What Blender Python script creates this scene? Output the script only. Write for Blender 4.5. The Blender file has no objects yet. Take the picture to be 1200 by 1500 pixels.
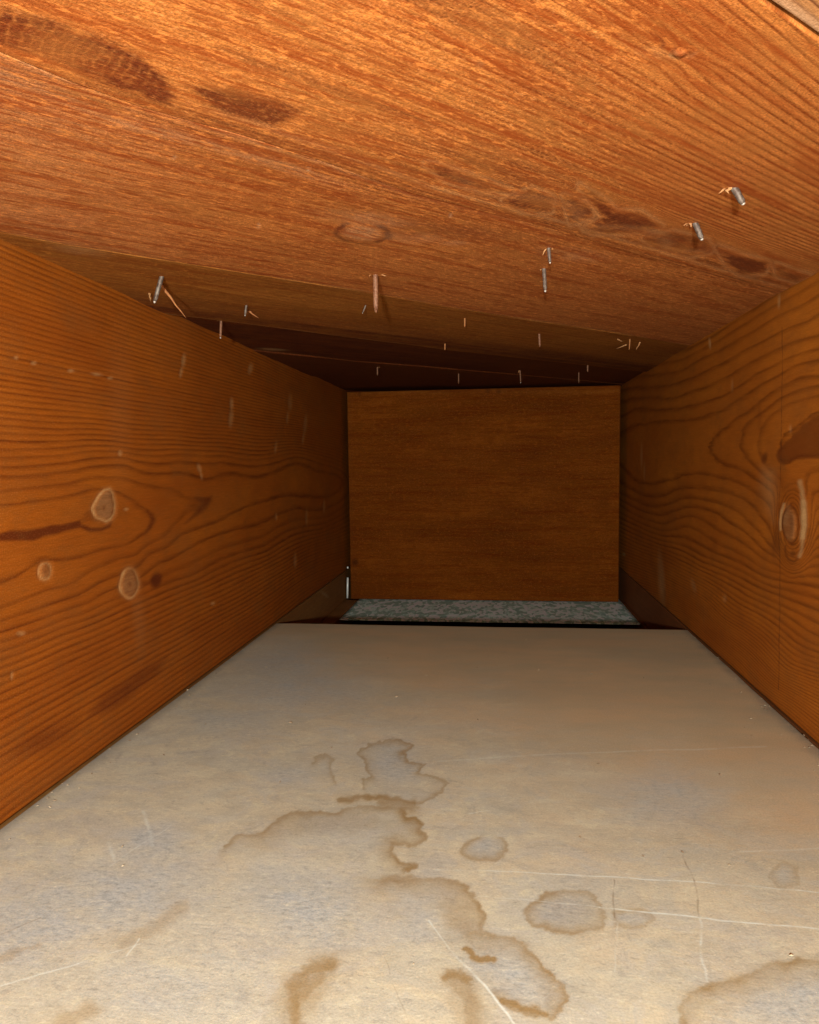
import bpy, math, random
import numpy as np
from mathutils import Vector, Matrix

random.seed(4)
rng = np.random.default_rng(4)
SC = bpy.context.scene
COL = SC.collection

# ------------------------------------------------------------------ camera, light, exposure
# World frame: X across the bay, Y along the rafters (away from the camera), Z up from floor to roof.
# Metres. A 2x10 rafter bay (235 mm deep) under diagonal roof sheathing; the camera sits at the origin.
F = 1040.0                                     # focal length in pixels of a 1200 x 1500 picture
yd = np.array([129., -79., F]); yd /= np.linalg.norm(yd)        # direction of the rafters seen by the camera
dd = np.array([1350., -95., F]); dd /= np.linalg.norm(dd)       # direction of the roof boards
zn = np.cross(yd, dd); zn /= np.linalg.norm(zn)
if zn[1] > 0: zn = -zn
xn = np.cross(yd, zn)
if xn[0] < 0: xn = -xn
R3 = np.array([xn, yd, zn])                    # camera (x right, y down, z forward) -> world

cam = bpy.data.cameras.new('camera'); camo = bpy.data.objects.new('camera', cam); COL.objects.link(camo)
cx = R3 @ np.array([1., 0, 0]); cy = R3 @ np.array([0, -1., 0]); cz = R3 @ np.array([0, 0, -1.])
camo.matrix_world = Matrix(((cx[0], cy[0], cz[0], 0), (cx[1], cy[1], cz[1], 0), (cx[2], cy[2], cz[2], 0), (0, 0, 0, 1)))
cam.sensor_fit = 'HORIZONTAL'; cam.sensor_width = 36.0; cam.lens = 36.0 * F / 1200.0
cam.clip_start = 0.005; cam.clip_end = 50
SC.camera = camo

world = bpy.data.worlds.new('World'); SC.world = world; world.use_nodes = True
world.node_tree.nodes['Background'].inputs[0].default_value = (0.9, 0.95, 1.0, 1)
world.node_tree.nodes['Background'].inputs[1].default_value = 0.03

lamp = bpy.data.lights.new('hand_lamp', 'POINT')      # the flash held just behind the lens
lamp.energy = 15.6; lamp.color = (.96, 1.0, .93); lamp.shadow_soft_size = 0.009
lampo = bpy.data.objects.new('hand_lamp', lamp); lampo.location = (-0.012, -0.17, 0.004); COL.objects.link(lampo)
SC.view_settings.view_transform = 'Standard'; SC.view_settings.look = 'None'
SC.cycles.max_bounces = 6; SC.cycles.diffuse_bounces = 1; SC.cycles.glossy_bounces = 2
SC.view_settings.exposure = 0.0; SC.view_settings.gamma = 1.0

# ------------------------------------------------------------------ dimensions
XL, XR = -0.1985, 0.158          # inner faces of the two rafters
ZC, ZF = 0.090, -0.1448          # underside of the roof boards, top of the floor sheet
YE = 0.608                       # far edge of the floor sheet
YP = 0.905                       # plywood blocking at the far end
E2 = np.array([R3 @ dd])[0][:2]; E2 = E2 / np.linalg.norm(E2)    # board direction in plan
W2 = np.array([-E2[1], E2[0]])                                   # across the boards

def ray(u, v): return R3 @ np.array([u - 600., v - 750., F])
def at_wall(u, v, X): q = ray(u, v); return q * X / q[0]
def at_level(u, v, Z): q = ray(u, v); return q * Z / q[2]
def at_depth(u, v, Y): q = ray(u, v); return q * Y / q[1]
def chart(P):
    """trace chart of a surface: the plane in which grain and stains were drawn off the photograph"""
    P = np.array(P, float); P[..., 1] = np.maximum(P[..., 1], 0.115)
    c = P @ R3
    return np.stack([600 + F * c[..., 0] / c[..., 2], 750 + F * c[..., 1] / c[..., 2]], -1)

# ------------------------------------------------------------------ little numpy helpers
def smooth(a, b, x):
    t = np.clip((x - a) / (b - a), 0, 1); return t * t * (3 - 2 * t)
def vnoise(x, y, seed=0):
    """cheap smooth value noise for shaping surfaces"""
    xi = np.floor(x).astype(np.int64); yi = np.floor(y).astype(np.int64)
    fx = x - xi; fy = y - yi; fx = fx * fx * (3 - 2 * fx); fy = fy * fy * (3 - 2 * fy)
    def h(a, b):
        n = (a * 374761393 + b * 668265263 + seed * 974634777) & 0x7fffffff
        n = ((n ^ (n >> 13)) * 1274126177) & 0x7fffffff
        n = n ^ (n >> 16)
        return (n & 0xffff) / 65535.0
    return (h(xi, yi) * (1 - fx) + h(xi + 1, yi) * fx) * (1 - fy) + (h(xi, yi + 1) * (1 - fx) + h(xi + 1, yi + 1) * fx) * fy
def fbm(x, y, seed=0, o=3):
    s = 0; a = .5; t = 0
    for i in range(o):
        s = s + a * vnoise(x * 2 ** i, y * 2 ** i, seed + i); t += a; a *= .5
    return s / t
def tps(pts, vals, lam=1.0):
    P = np.array(pts, float) / 100.; n = len(P); v = np.array(vals, float)
    d2 = ((P[:, None] - P[None]) ** 2).sum(-1)
    K = d2 * np.log(d2 + 1e-9) * .5 + lam * 1e-2 * np.eye(n)
    Q = np.hstack([np.ones((n, 1)), P])
    A = np.zeros((n + 3, n + 3)); A[:n, :n] = K; A[:n, n:] = Q; A[n:, :n] = Q.T
    s = np.linalg.solve(A, np.concatenate([v, [0, 0, 0]]))
    def ev(q):
        q = np.array(q) / 100.; out = np.empty(len(q))
        for i in range(0, len(q), 20000):
            c = q[i:i + 20000]; d2 = ((c[:, None] - P[None]) ** 2).sum(-1)
            out[i:i + 20000] = (d2 * np.log(d2 + 1e-9) * .5) @ s[:n] + s[n] + c @ s[n + 1:]
        return out
    return ev
def ell(q, c, rx, ry, ang=0):
    """normalised distance from an ellipse centre"""
    a = math.radians(ang); dx = q[:, 0] - c[0]; dy = q[:, 1] - c[1]
    x = dx * math.cos(a) + dy * math.sin(a); y = -dx * math.sin(a) + dy * math.cos(a)
    return np.sqrt((x / rx) ** 2 + (y / ry) ** 2)
def blob(q, c, rx, ry, ang=0, soft=.5):
    return 1 - smooth(1 - soft, 1 + soft, ell(q, c, rx, ry, ang))
def polydist(q, pts):
    """distance to a polyline and its local width factor"""
    P = np.array(pts, float); best = np.full(len(q), 1e9)
    lo = P.min(0) - 80; hi = P.max(0) + 80
    m = np.where((q[:, 0] > lo[0]) & (q[:, 0] < hi[0]) & (q[:, 1] > lo[1]) & (q[:, 1] < hi[1]))[0]
    if len(m) == 0: return best
    s = q[m]; b = np.full(len(s), 1e9)
    for a, c in zip(P[:-1], P[1:]):
        d = c - a; t = np.clip(((s - a) @ d) / max(d @ d, 1e-9), 0, 1)
        b = np.minimum(b, np.hypot(s[:, 0] - a[0] - t * d[0], s[:, 1] - a[1] - t * d[1]))
    best[m] = b; return best
def inpoly(q, pts):
    P = np.array(pts, float); ins = np.zeros(len(q), bool); j = len(P) - 1
    for i in range(len(P)):
        xi, yi = P[i]; xj, yj = P[j]
        c = ((yi > q[:, 1]) != (yj > q[:, 1])) & (q[:, 0] < (xj - xi) * (q[:, 1] - yi) / (yj - yi + 1e-12) + xi)
        ins ^= c; j = i
    return ins
def sharpness(ring, q, shape, width=8.0):
    """how narrow the dark latewood line is compared with the ring spacing"""
    R = ring.reshape(shape); u = q[:, 0].reshape(shape); v = q[:, 1].reshape(shape); g = 0
    for ax in (0, 1):
        dR = np.gradient(R, axis=ax); dl = np.hypot(np.gradient(u, axis=ax), np.gradient(v, axis=ax)) + 1e-6
        g = g + (dR / dl) ** 2
    sp = 1 / np.sqrt(g + 1e-8)
    return np.clip(sp / width, 1.7, 9.0).ravel()
def signed_line(q, pts):
    P = np.array(pts, float); best = np.full(len(q), 1e9); sg = np.ones(len(q))
    lo = P.min(0) - 110; hi = P.max(0) + 110
    m = np.where((q[:, 0] > lo[0]) & (q[:, 0] < hi[0]) & (q[:, 1] > lo[1]) & (q[:, 1] < hi[1]))[0]
    if len(m) == 0: return best, sg
    s = q[m]; b = np.full(len(s), 1e9); cr = np.zeros(len(s))
    for a, c in zip(P[:-1], P[1:]):
        d = c - a; L = math.hypot(*d); t = np.clip(((s - a) @ d) / max(d @ d, 1e-9), 0, 1)
        dist = np.hypot(s[:, 0] - a[0] - t * d[0], s[:, 1] - a[1] - t * d[1])
        x = (d[0] * (s[:, 1] - a[1]) - d[1] * (s[:, 0] - a[0])) / L
        near = dist < b - 1e-4; tie = (np.abs(dist - b) <= 1e-4) & (np.abs(x) > np.abs(cr)); k = near | tie
        b = np.where(near, dist, b); cr = np.where(k, x, cr)
    best[m] = b; sg[m] = np.sign(cr); return best, sg
def patch(q, pts, soft=5.):
    d = polydist(q, list(pts) + [pts[0]]); sd = np.where(inpoly(q, pts), d, -d)
    return smooth(-soft, soft, sd)

# ------------------------------------------------------------------ node helpers
SAWV = (460., -25., 0)
class NT:
    def __init__(s, name):
        s.m = bpy.data.materials.new(name); s.m.use_nodes = True
        s.t = s.m.node_tree; s.n = s.t.nodes; s.b = s.n['Principled BSDF']
    def link(s, a, b): s.t.links.new(a, b)
    def put(s, v, sock):
        if isinstance(v, bpy.types.NodeSocket): s.link(v, sock)
        elif v is not None: sock.default_value = v
    def math(s, op, a, b=None, c=None, clamp=False):
        n = s.n.new('ShaderNodeMath'); n.operation = op; n.use_clamp = clamp
        for i, v in enumerate((a, b, c)):
            if v is not None: s.put(v, n.inputs[i])
        return n.outputs[0]
    def attr(s, name, vec=False):
        n = s.n.new('ShaderNodeAttribute'); n.attribute_name = name
        return n.outputs['Vector' if vec else 'Fac']
    def vmul(s, v, k):
        n = s.n.new('ShaderNodeVectorMath'); n.operation = 'MULTIPLY'; s.put(v, n.inputs[0]); s.put(k, n.inputs[1]); return n.outputs[0]
    def noise(s, v, k, scale=1.0, detail=2.0, rough=.5, dist=0.0):
        n = s.n.new('ShaderNodeTexNoise'); s.put(s.vmul(v, k), n.inputs['Vector'])
        n.inputs['Scale'].default_value = scale; n.inputs['Detail'].default_value = detail
        n.inputs['Roughness'].default_value = rough; n.inputs['Distortion'].default_value = dist
        return n.outputs['Fac']
    def ramp(s, f, stops, interp='LINEAR'):
        n = s.n.new('ShaderNodeValToRGB'); s.put(f, n.inputs[0]); cr = n.color_ramp; cr.interpolation = interp
        while len(cr.elements) < len(stops): cr.elements.new(.5)
        for e, (p, c) in zip(cr.elements, stops):
            e.position = p; e.color = (c, c, c, 1) if isinstance(c, (int, float)) else (*c, 1)
        return n.outputs[0]
    def mix(s, f, a, b, mode='MIX'):
        n = s.n.new('ShaderNodeMix'); n.data_type = 'RGBA'; n.blend_type = mode; n.clamp_factor = True
        s.put(f, n.inputs[0])
        for v, i in ((a, 6), (b, 7)): s.put((*v, 1) if isinstance(v, tuple) and len(v) == 3 else v, n.inputs[i])
        return n.outputs[2]
    def bump(s, h, strength=1.0, dist=.001, normal=None):
        n = s.n.new('ShaderNodeBump'); n.inputs['Strength'].default_value = strength; n.inputs['Distance'].default_value = dist
        s.put(h, n.inputs['Height'])
        if normal is not None: s.link(normal, n.inputs['Normal'])
        return n.outputs[0]
    def segdist(s, p, A, B):
        d = s.n.new('ShaderNodeVectorMath'); d.operation = 'SUBTRACT'; s.put(p, d.inputs[0]); d.inputs[1].default_value = (A[0], A[1], 0)
        ba = (B[0] - A[0], B[1] - A[1], 0); L = ba[0] ** 2 + ba[1] ** 2
        o = s.n.new('ShaderNodeVectorMath'); o.operation = 'DOT_PRODUCT'; s.link(d.outputs[0], o.inputs[0]); o.inputs[1].default_value = ba
        t = s.math('MULTIPLY', o.outputs['Value'], 1.0 / L, clamp=True)
        sc = s.n.new('ShaderNodeVectorMath'); sc.operation = 'SCALE'; sc.inputs[0].default_value = ba; s.link(t, sc.inputs['Scale'])
        e = s.n.new('ShaderNodeVectorMath'); e.operation = 'DISTANCE'; s.link(d.outputs[0], e.inputs[0]); s.link(sc.outputs[0], e.inputs[1])
        return e.outputs['Value']

def wood(name, early, late, dark=(.10, .022, .006), pale=(.55, .33, .15), line=1.0, mott=.35, fib=.35, fuzz=0.0, saw=0.0, cont=.35, dirt=0.0,
         rough=.68, bump=1.0, wob=.5, crack=None, spec=.10, sawmix=0.0, soft=False):
    k = NT(name); g = k.attr('gco', True)
    ring = k.attr('ring'); ls = k.attr('line'); dk = k.attr('dark'); pl = k.attr('pale'); kn = k.attr('knot')
    wv = k.noise(g, (9, 60, 1), detail=3)
    wv2 = k.noise(g, (55, 420, 1), detail=3, rough=.65)
    r = k.math('ADD', ring, k.math('MULTIPLY', k.math('SUBTRACT', wv, .5), wob * 1.4))
    r = k.math('ADD', r, k.math('MULTIPLY', k.math('SUBTRACT', wv2, .5), wob * .35))
    fr = k.math('FRACT', r)
    shp = k.attr('sharp')
    pa = k.ramp(k.math('MULTIPLY', k.math('SUBTRACT', 1.0, fr), shp), [(0, .8), (.12, 1), (.35, .72), (.7, .22), (1.0, 0)])
    pb = k.ramp(k.math('MULTIPLY', fr, shp), [(0, .8), (.16, .30), (.34, 0)])
    prof = k.math('MAXIMUM', pa, pb)
    # each ring has its own strength, and the lines break up along their length
    rs = k.n.new('ShaderNodeTexWhiteNoise'); rs.noise_dimensions = '1D'; k.link(k.math('FLOOR', r), rs.inputs['W'])
    br = k.noise(g, (25, 260, 1), detail=4, rough=.7)
    amp = k.math('MULTIPLY', k.math('MULTIPLY_ADD', rs.outputs['Value'], .45, .6), k.ramp(br, [(.3, cont), (.6, 1.0)]))
    lines = k.math('MULTIPLY', k.math('MULTIPLY', prof, amp), k.math('MULTIPLY', ls, line), clamp=True)
    fiber = k.noise(g, (90, 2600, 1), detail=3, rough=.6)
    fib2 = k.noise(g, (28, 700, 1), detail=3, rough=.6)
    broad = k.noise(g, (7, 26, 1), detail=4, rough=.6)
    grit = k.noise(g, (1500, 1500, 1), detail=3, rough=.7)
    base = k.mix(k.ramp(broad, [(.3, 0.0), (.7, 1.0)]), early, tuple(e * (1 - mott) * (1 if i == 0 else .86) for i, e in enumerate(early)))
    if saw:
        wsum = k.n.new('ShaderNodeVectorMath'); wsum.operation = 'DOT_PRODUCT'; k.link(g, wsum.inputs[0]); wsum.inputs[1].default_value = SAWV
        sph = k.math('ADD', wsum.outputs['Value'], k.math('MULTIPLY', k.noise(g, (40, 50, 1), detail=3), 4.0))
        sw = k.ramp(k.math('FRACT', sph), [(0, 0), (.35, .05), (.6, 1), (.78, .2), (1, 0)])
        swm = k.math('MULTIPLY', k.math('MULTIPLY', sw, k.ramp(k.noise(g, (22, 90, 1), detail=3), [(.4, 0.0), (.62, 1.0)])), k.attr('sawm'))
        lines = k.math('MULTIPLY', lines, k.math('SUBTRACT', 1.0, k.math('MULTIPLY', swm, saw)))
    c = k.mix(lines, base, late)
    c = k.mix(k.ramp(fiber, [(.38, fib), (.58, 0.0)]), c, tuple(x * .45 for x in early), 'MIX')
    c = k.mix(k.ramp(fib2, [(.35, fib * .7), (.6, 0.0)]), c, tuple(x * .5 for x in early))
    dkf = k.math('MULTIPLY', dk, k.math('MULTIPLY_ADD', fib2, .15, .92), clamp=True)
    if saw and sawmix:
        dkf = k.math('MULTIPLY', dkf, k.math('SUBTRACT', 1.0, k.math('MULTIPLY', swm, sawmix)))
    c = k.mix(dkf, c, dark)
    c = k.mix(k.math('MULTIPLY', pl, k.math('MULTIPLY_ADD', grit, .9, .35), clamp=True), c, pale)
    c = k.mix(k.math('MULTIPLY', kn, .9), c, k.mix(k.ramp(wv2, [(.4, 0), (.6, 1)]), (.30, .165, .075), (.17, .085, .038)))
    dkk = k.math('SUBTRACT', 1.0, k.math('MULTIPLY', dk, .65)); fzw = k.math('MULTIPLY', k.attr('sawm'), dkk)
    gm = k.ramp(grit, [(.38, 1 - .55 * max(fuzz, .22)), (.62, 1 + .5 * max(fuzz, .22))])
    c = k.mix(1.0, c, gm, 'MULTIPLY')
    if fuzz:
        sp = k.noise(g, (520, 1000, 1), detail=3, rough=.7)
        c = k.mix(k.math('MULTIPLY', fzw, k.ramp(sp, [(.53, 0.0), (.66, fuzz * .8)])), c, tuple(min(1, x * 1.5 + .05) for x in early))
        sp2 = k.noise(g, (260, 700, 1), detail=4, rough=.75)
        c = k.mix(k.math('MULTIPLY', fzw, k.ramp(sp2, [(.35, fuzz * .75), (.49, 0.0)])), c, tuple(x * .4 for x in early))
    if dirt:
        db = k.noise(g, (13, 24, 4), detail=6, rough=.72); db2 = k.noise(g, (40, 60, 7), detail=5, rough=.75)
        c = k.mix(k.ramp(db, [(.50, 0.0), (.62, dirt)]), c, (.20, .070, .015))
        c = k.mix(k.ramp(db2, [(.36, dirt * .8), (.47, 0.0)]), c, (.17, .062, .013))
        c = k.mix(k.ramp(grit, [(.55, 0.0), (.7, dirt * .7)]), c, (.62, .34, .14))
    if fuzz > .3:
        bb = k.noise(g, (42, 42, 1), detail=4, rough=.7)
        c = k.mix(k.ramp(bb, [(.38, .5), (.52, 0.0)]), c, tuple(x * .55 for x in early))
        ds = k.noise(g, (70, 480, 1), detail=4, rough=.72)
        c = k.mix(k.math('MULTIPLY', fzw, k.ramp(ds, [(.39, min(1, 1.3 * fuzz)), (.49, 0.0)])), c, tuple(x * q for x, q in zip(early, (.42, .25, .16))))
        lg = k.noise(g, (11, 170, 3), detail=4, rough=.65)
        c = k.mix(k.math('MULTIPLY', dkk, k.ramp(lg, [(.37, 1.15 * fuzz), (.52, 0.0)])), c, tuple(x * q for x, q in zip(early, (.42, .21, .11))))
        ds2 = k.noise(g, (210, 520, 1), detail=3, rough=.7)
        c = k.mix(k.math('MULTIPLY', fzw, k.ramp(ds2, [(.54, 0.0), (.65, .8 * fuzz)])), c, tuple(min(1, x * 1.45) for x in early))
    if crack:
        for (A, B, wd, st, colr) in crack:
            off = k.n.new('ShaderNodeVectorMath'); off.operation = 'ADD'; k.link(g, off.inputs[0])
            nz = k.n.new('ShaderNodeTexNoise'); nz.inputs['Scale'].default_value = 60; k.link(g, nz.inputs['Vector'])
            k.link(k.vmul(nz.outputs['Color'], (.002, .002, 0)), off.inputs[1])
            d = k.segdist(off.outputs[0], (A[0] + .001, A[1] + .001), (B[0] + .001, B[1] + .001))
            m = k.math('MULTIPLY', k.ramp(k.math('DIVIDE', d, wd), [(.0, 1.0), (1.0, 0.0)]), k.math('MULTIPLY', k.ramp(br, [(.35, .3), (.6, 1)]), st))
            c = k.mix(m, c, colr)
    k.link(c, k.b.inputs['Base Color'])
    h = k.math('MULTIPLY', fiber, .25)
    h = k.math('ADD', h, k.math('MULTIPLY', grit, .3 + fuzz * .8))
    h = k.math('ADD', h, k.math('MULTIPLY', pl, .5))
    k.link(k.bump(h, .7, .00035 * bump), k.b.inputs['Normal'])
    k.link(k.math('MULTIPLY_ADD', grit, .25, rough - .12), k.b.inputs['Roughness'])
    k.b.inputs['Specular IOR Level'].default_value = spec
    return k.m

# ------------------------------------------------------------------ mesh helpers
def tag(o, label=None, cat=None, group=None, kind=None):
    if label: o['label'] = label
    if cat: o['category'] = cat
    if group: o['group'] = group
    if kind: o['kind'] = kind
    return o
def empty(name, loc=(0, 0, 0)):
    o = bpy.data.objects.new(name, None); o.empty_display_size = .02; o.location = loc; COL.objects.link(o); return o
def link_mesh(name, me, mat, parent=None, loc=None):
    me.materials.append(mat); o = bpy.data.objects.new(name, me); COL.objects.link(o)
    if parent: o.parent = parent
    if loc is not None: o.location = loc
    return o
def sheet(name, P, thick, mat, attrs, parent=None, invert=False):
    """a board with a finely meshed, shaped face. P: (n, m, 3) face points; thick: offset vector to its back."""
    n, m, _ = P.shape; V = P.reshape(-1, 3); idx = np.arange(n * m).reshape(n, m)
    q = np.stack([idx[:-1, :-1], idx[1:, :-1], idx[1:, 1:], idx[:-1, 1:]], -1).reshape(-1, 4)
    rim = np.concatenate([idx[0, :], idx[1:, -1], idx[-1, -2::-1], idx[-2:0:-1, 0]])
    B = V[rim] + np.array(thick); nb = len(rim); b0 = len(V); bi = b0 + np.arange(nb)
    r2 = np.roll(rim, -1); b2 = np.roll(bi, -1)
    sq = np.stack([rim, r2, b2, bi], -1)
    faces = np.concatenate([q, sq]);
    allv = np.concatenate([V, B])
    if invert: faces = faces[:, ::-1]; cap = list(bi)[::-1]
    else: cap = list(bi)
    me = bpy.data.meshes.new(name)
    # back cap: fan of quads between opposite rims kept simple as one polygon
    nf = len(faces) + 1
    me.vertices.add(len(allv)); me.vertices.foreach_set('co', allv.ravel())
    loops = np.concatenate([faces.ravel(), np.array(cap[::-1] if not invert else cap[::-1])])
    me.loops.add(len(loops)); me.loops.foreach_set('vertex_index', loops.astype(np.int32))
    me.polygons.add(nf)
    st = np.concatenate([np.arange(len(faces)) * 4, [len(faces) * 4]]).astype(np.int32)
    me.polygons.foreach_set('loop_start', st)
    me.polygons.foreach_set('loop_total', np.concatenate([np.full(len(faces), 4), [nb]]).astype(np.int32))
    me.update(calc_edges=True); me.validate()
    sm = np.zeros(len(me.polygons), bool); sm[:len(q)] = True
    me.polygons.foreach_set('use_smooth', sm)
    for k2, v in attrs.items():
        v = np.asarray(v)
        if v.ndim == 2:
            full = np.concatenate([v, v[rim]]); a = me.attributes.new(k2, 'FLOAT_VECTOR', 'POINT'); a.data.foreach_set('vector', full.ravel().astype(np.float32))
        else:
            full = np.concatenate([v, v[rim]]); a = me.attributes.new(k2, 'FLOAT', 'POINT'); a.data.foreach_set('value', full.astype(np.float32))
    return link_mesh(name, me, mat, parent)
def geo(a, b, r, y0):
    """samples from a to b whose step grows with distance from the camera"""
    out = [a]; y = a
    while y < b:
        y += max(abs(y), y0) * r; out.append(min(y, b))
    return np.array(out)
def edge_round(x, lo, hi, r):
    d = np.minimum(x - lo, hi - x); d = np.clip(d, 0, r); return r - np.sqrt(np.maximum(r * r - (r - d) ** 2, 0))

# ------------------------------------------------------------------ left rafter
def rafter_face(X, side, ringfn, marks, name, mat, label):
    ys = np.concatenate([np.linspace(-.55, .2, 40)[:-1], geo(.2, 1.06, .0042, .2)])
    zs = np.linspace(ZF + .0006, ZC + .004, 300)
    Yg, Zg = np.meshgrid(ys, zs, indexing='ij'); Xg = np.full_like(Yg, X)
    P = np.stack([Xg, Yg, Zg], -1); q = chart(P.reshape(-1, 3))
    A = dict(ring=ringfn(q), line=np.ones(len(q)), dark=np.zeros(len(q)), pale=np.zeros(len(q)), knot=np.zeros(len(q)))
    relief = marks(q, A)
    wob = (fbm(Yg * 9, Zg * 12, 3) - .5) * .0022 + (fbm(Yg * 60, Zg * 160, 8) - .5) * .00035
    fade = smooth(0, .03, Zg - ZF) * .8 + .2
    P[..., 0] += side * (wob * fade + relief.reshape(Yg.shape)) - side * edge_round(Zg, ZF, ZC + .004, .0012)
    A['sharp'] = sharpness(A['ring'], q, Yg.shape, 8.5)
    A['gco'] = np.stack([Yg.ravel(), Zg.ravel(), np.zeros(Yg.size)], -1)
    o = sheet(name, P, (-side * .038, 0, 0), mat, A, invert=(side < 0))
    tag(o, label, 'rafter'); return o

def left_ring():
    pts, vals = [], []
    def add(c, ph):
        for p in c: pts.append(p); vals.append(ph)
    add([(0, 738), (40, 733), (100, 723), (140, 713), (161, 716), (203, 742), (224, 751), (227, 762), (215, 781), (180, 802), (122, 816), (82, 825), (61, 821), (40, 838), (20, 849), (0, 856)], 1)
    add([(0, 720), (40, 714), (100, 707), (157, 699), (203, 707), (240, 717), (273, 726), (306, 730), (297, 748), (250, 779), (203, 814), (180, 817), (133, 835), (91, 861), (72, 862), (40, 877), (0, 891)], 2)
    add([(0, 697), (87, 690), (147, 681), (186, 681), (243, 692), (303, 701), (400, 690), (433, 726), (377, 737), (303, 767), (260, 784), (217, 813), (130, 865), (65, 892), (0, 913)], 3)
    add([(0, 684), (130, 671), (186, 669), (260, 674), (325, 676), (433, 668), (65, 908), (130, 884), (195, 854), (260, 819), (347, 774), (433, 744), (0, 929)], 4)
    add([(20, 785), (100, 770)], 0.05); add([(350, 735)], 2.6); add([(470, 708)], 2.75); add([(500, 700)], 2.85)
    y0 = [671, 658, 645, 633, 622, 611, 600]
    up = list(zip(y0, range(5, 12)))
    y = 600.; ph = 11
    while y > 300: y -= 9.0; ph += 1; up.append((y, ph))
    up = [u for i, u in enumerate(up) if i < 6 or i % 4 == 0]
    for y, ph in up:
        for x in (0, 90, 190, 290, 390, 470):
            k = (729 - x) / 729.; yy = 671 + (y - 671) * k
            if y > 640 and x < 350: yy += -4 * math.sin((x) / 100.) - x * .012
            pts.append((x, yy)); vals.append(ph)
    y = 929.; ph = 4; i = 0
    while y < 1260:
        y += 13; ph += 1; i += 1
        if i % 3 == 0:
            for x in (0, 90, 190, 290, 390, 470):
                pts.append((x, 671 + (y - 671) * (729 - x) / 729.)); vals.append(ph)
    return tps(pts, vals, 1.5)

PALE_L = [(268, 528, 2.6, 9, 5), (265, 545, 2, 7, 8), (340, 592, 2.6, 8, 0), (339, 612, 3, 12, 4), (292, 686, 2.5, 6, -15), (295, 697, 1.5, 5, -10), (367, 540, 3, 7, 10),
          (425, 590, 2.8, 10, 0), (421, 612, 1.6, 8, 4), (404, 655, 2, 8, 6), (447, 622, 2.4, 12, 5), (444, 642, 1.6, 8, 8), (432, 821, 2.2, 9, 0), (404, 757, 1.5, 5, 0),
          (449, 758, 2, 11, 0), (23, 524, 3, 2, 0), (50, 532, 4, 2.4, 0), (105, 543, 4, 2.2, 0), (143, 548, 8, 2, 8), (163, 554, 4, 2, 0), (177, 664, 3, 4, 0), (186, 746, 3, 2, 0),
          (33, 928, 6, 3, 0), (312, 884, 3, 2, 0), (20, 990, 2, 5, 0), (475, 742, 1.6, 8, 0)]
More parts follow.
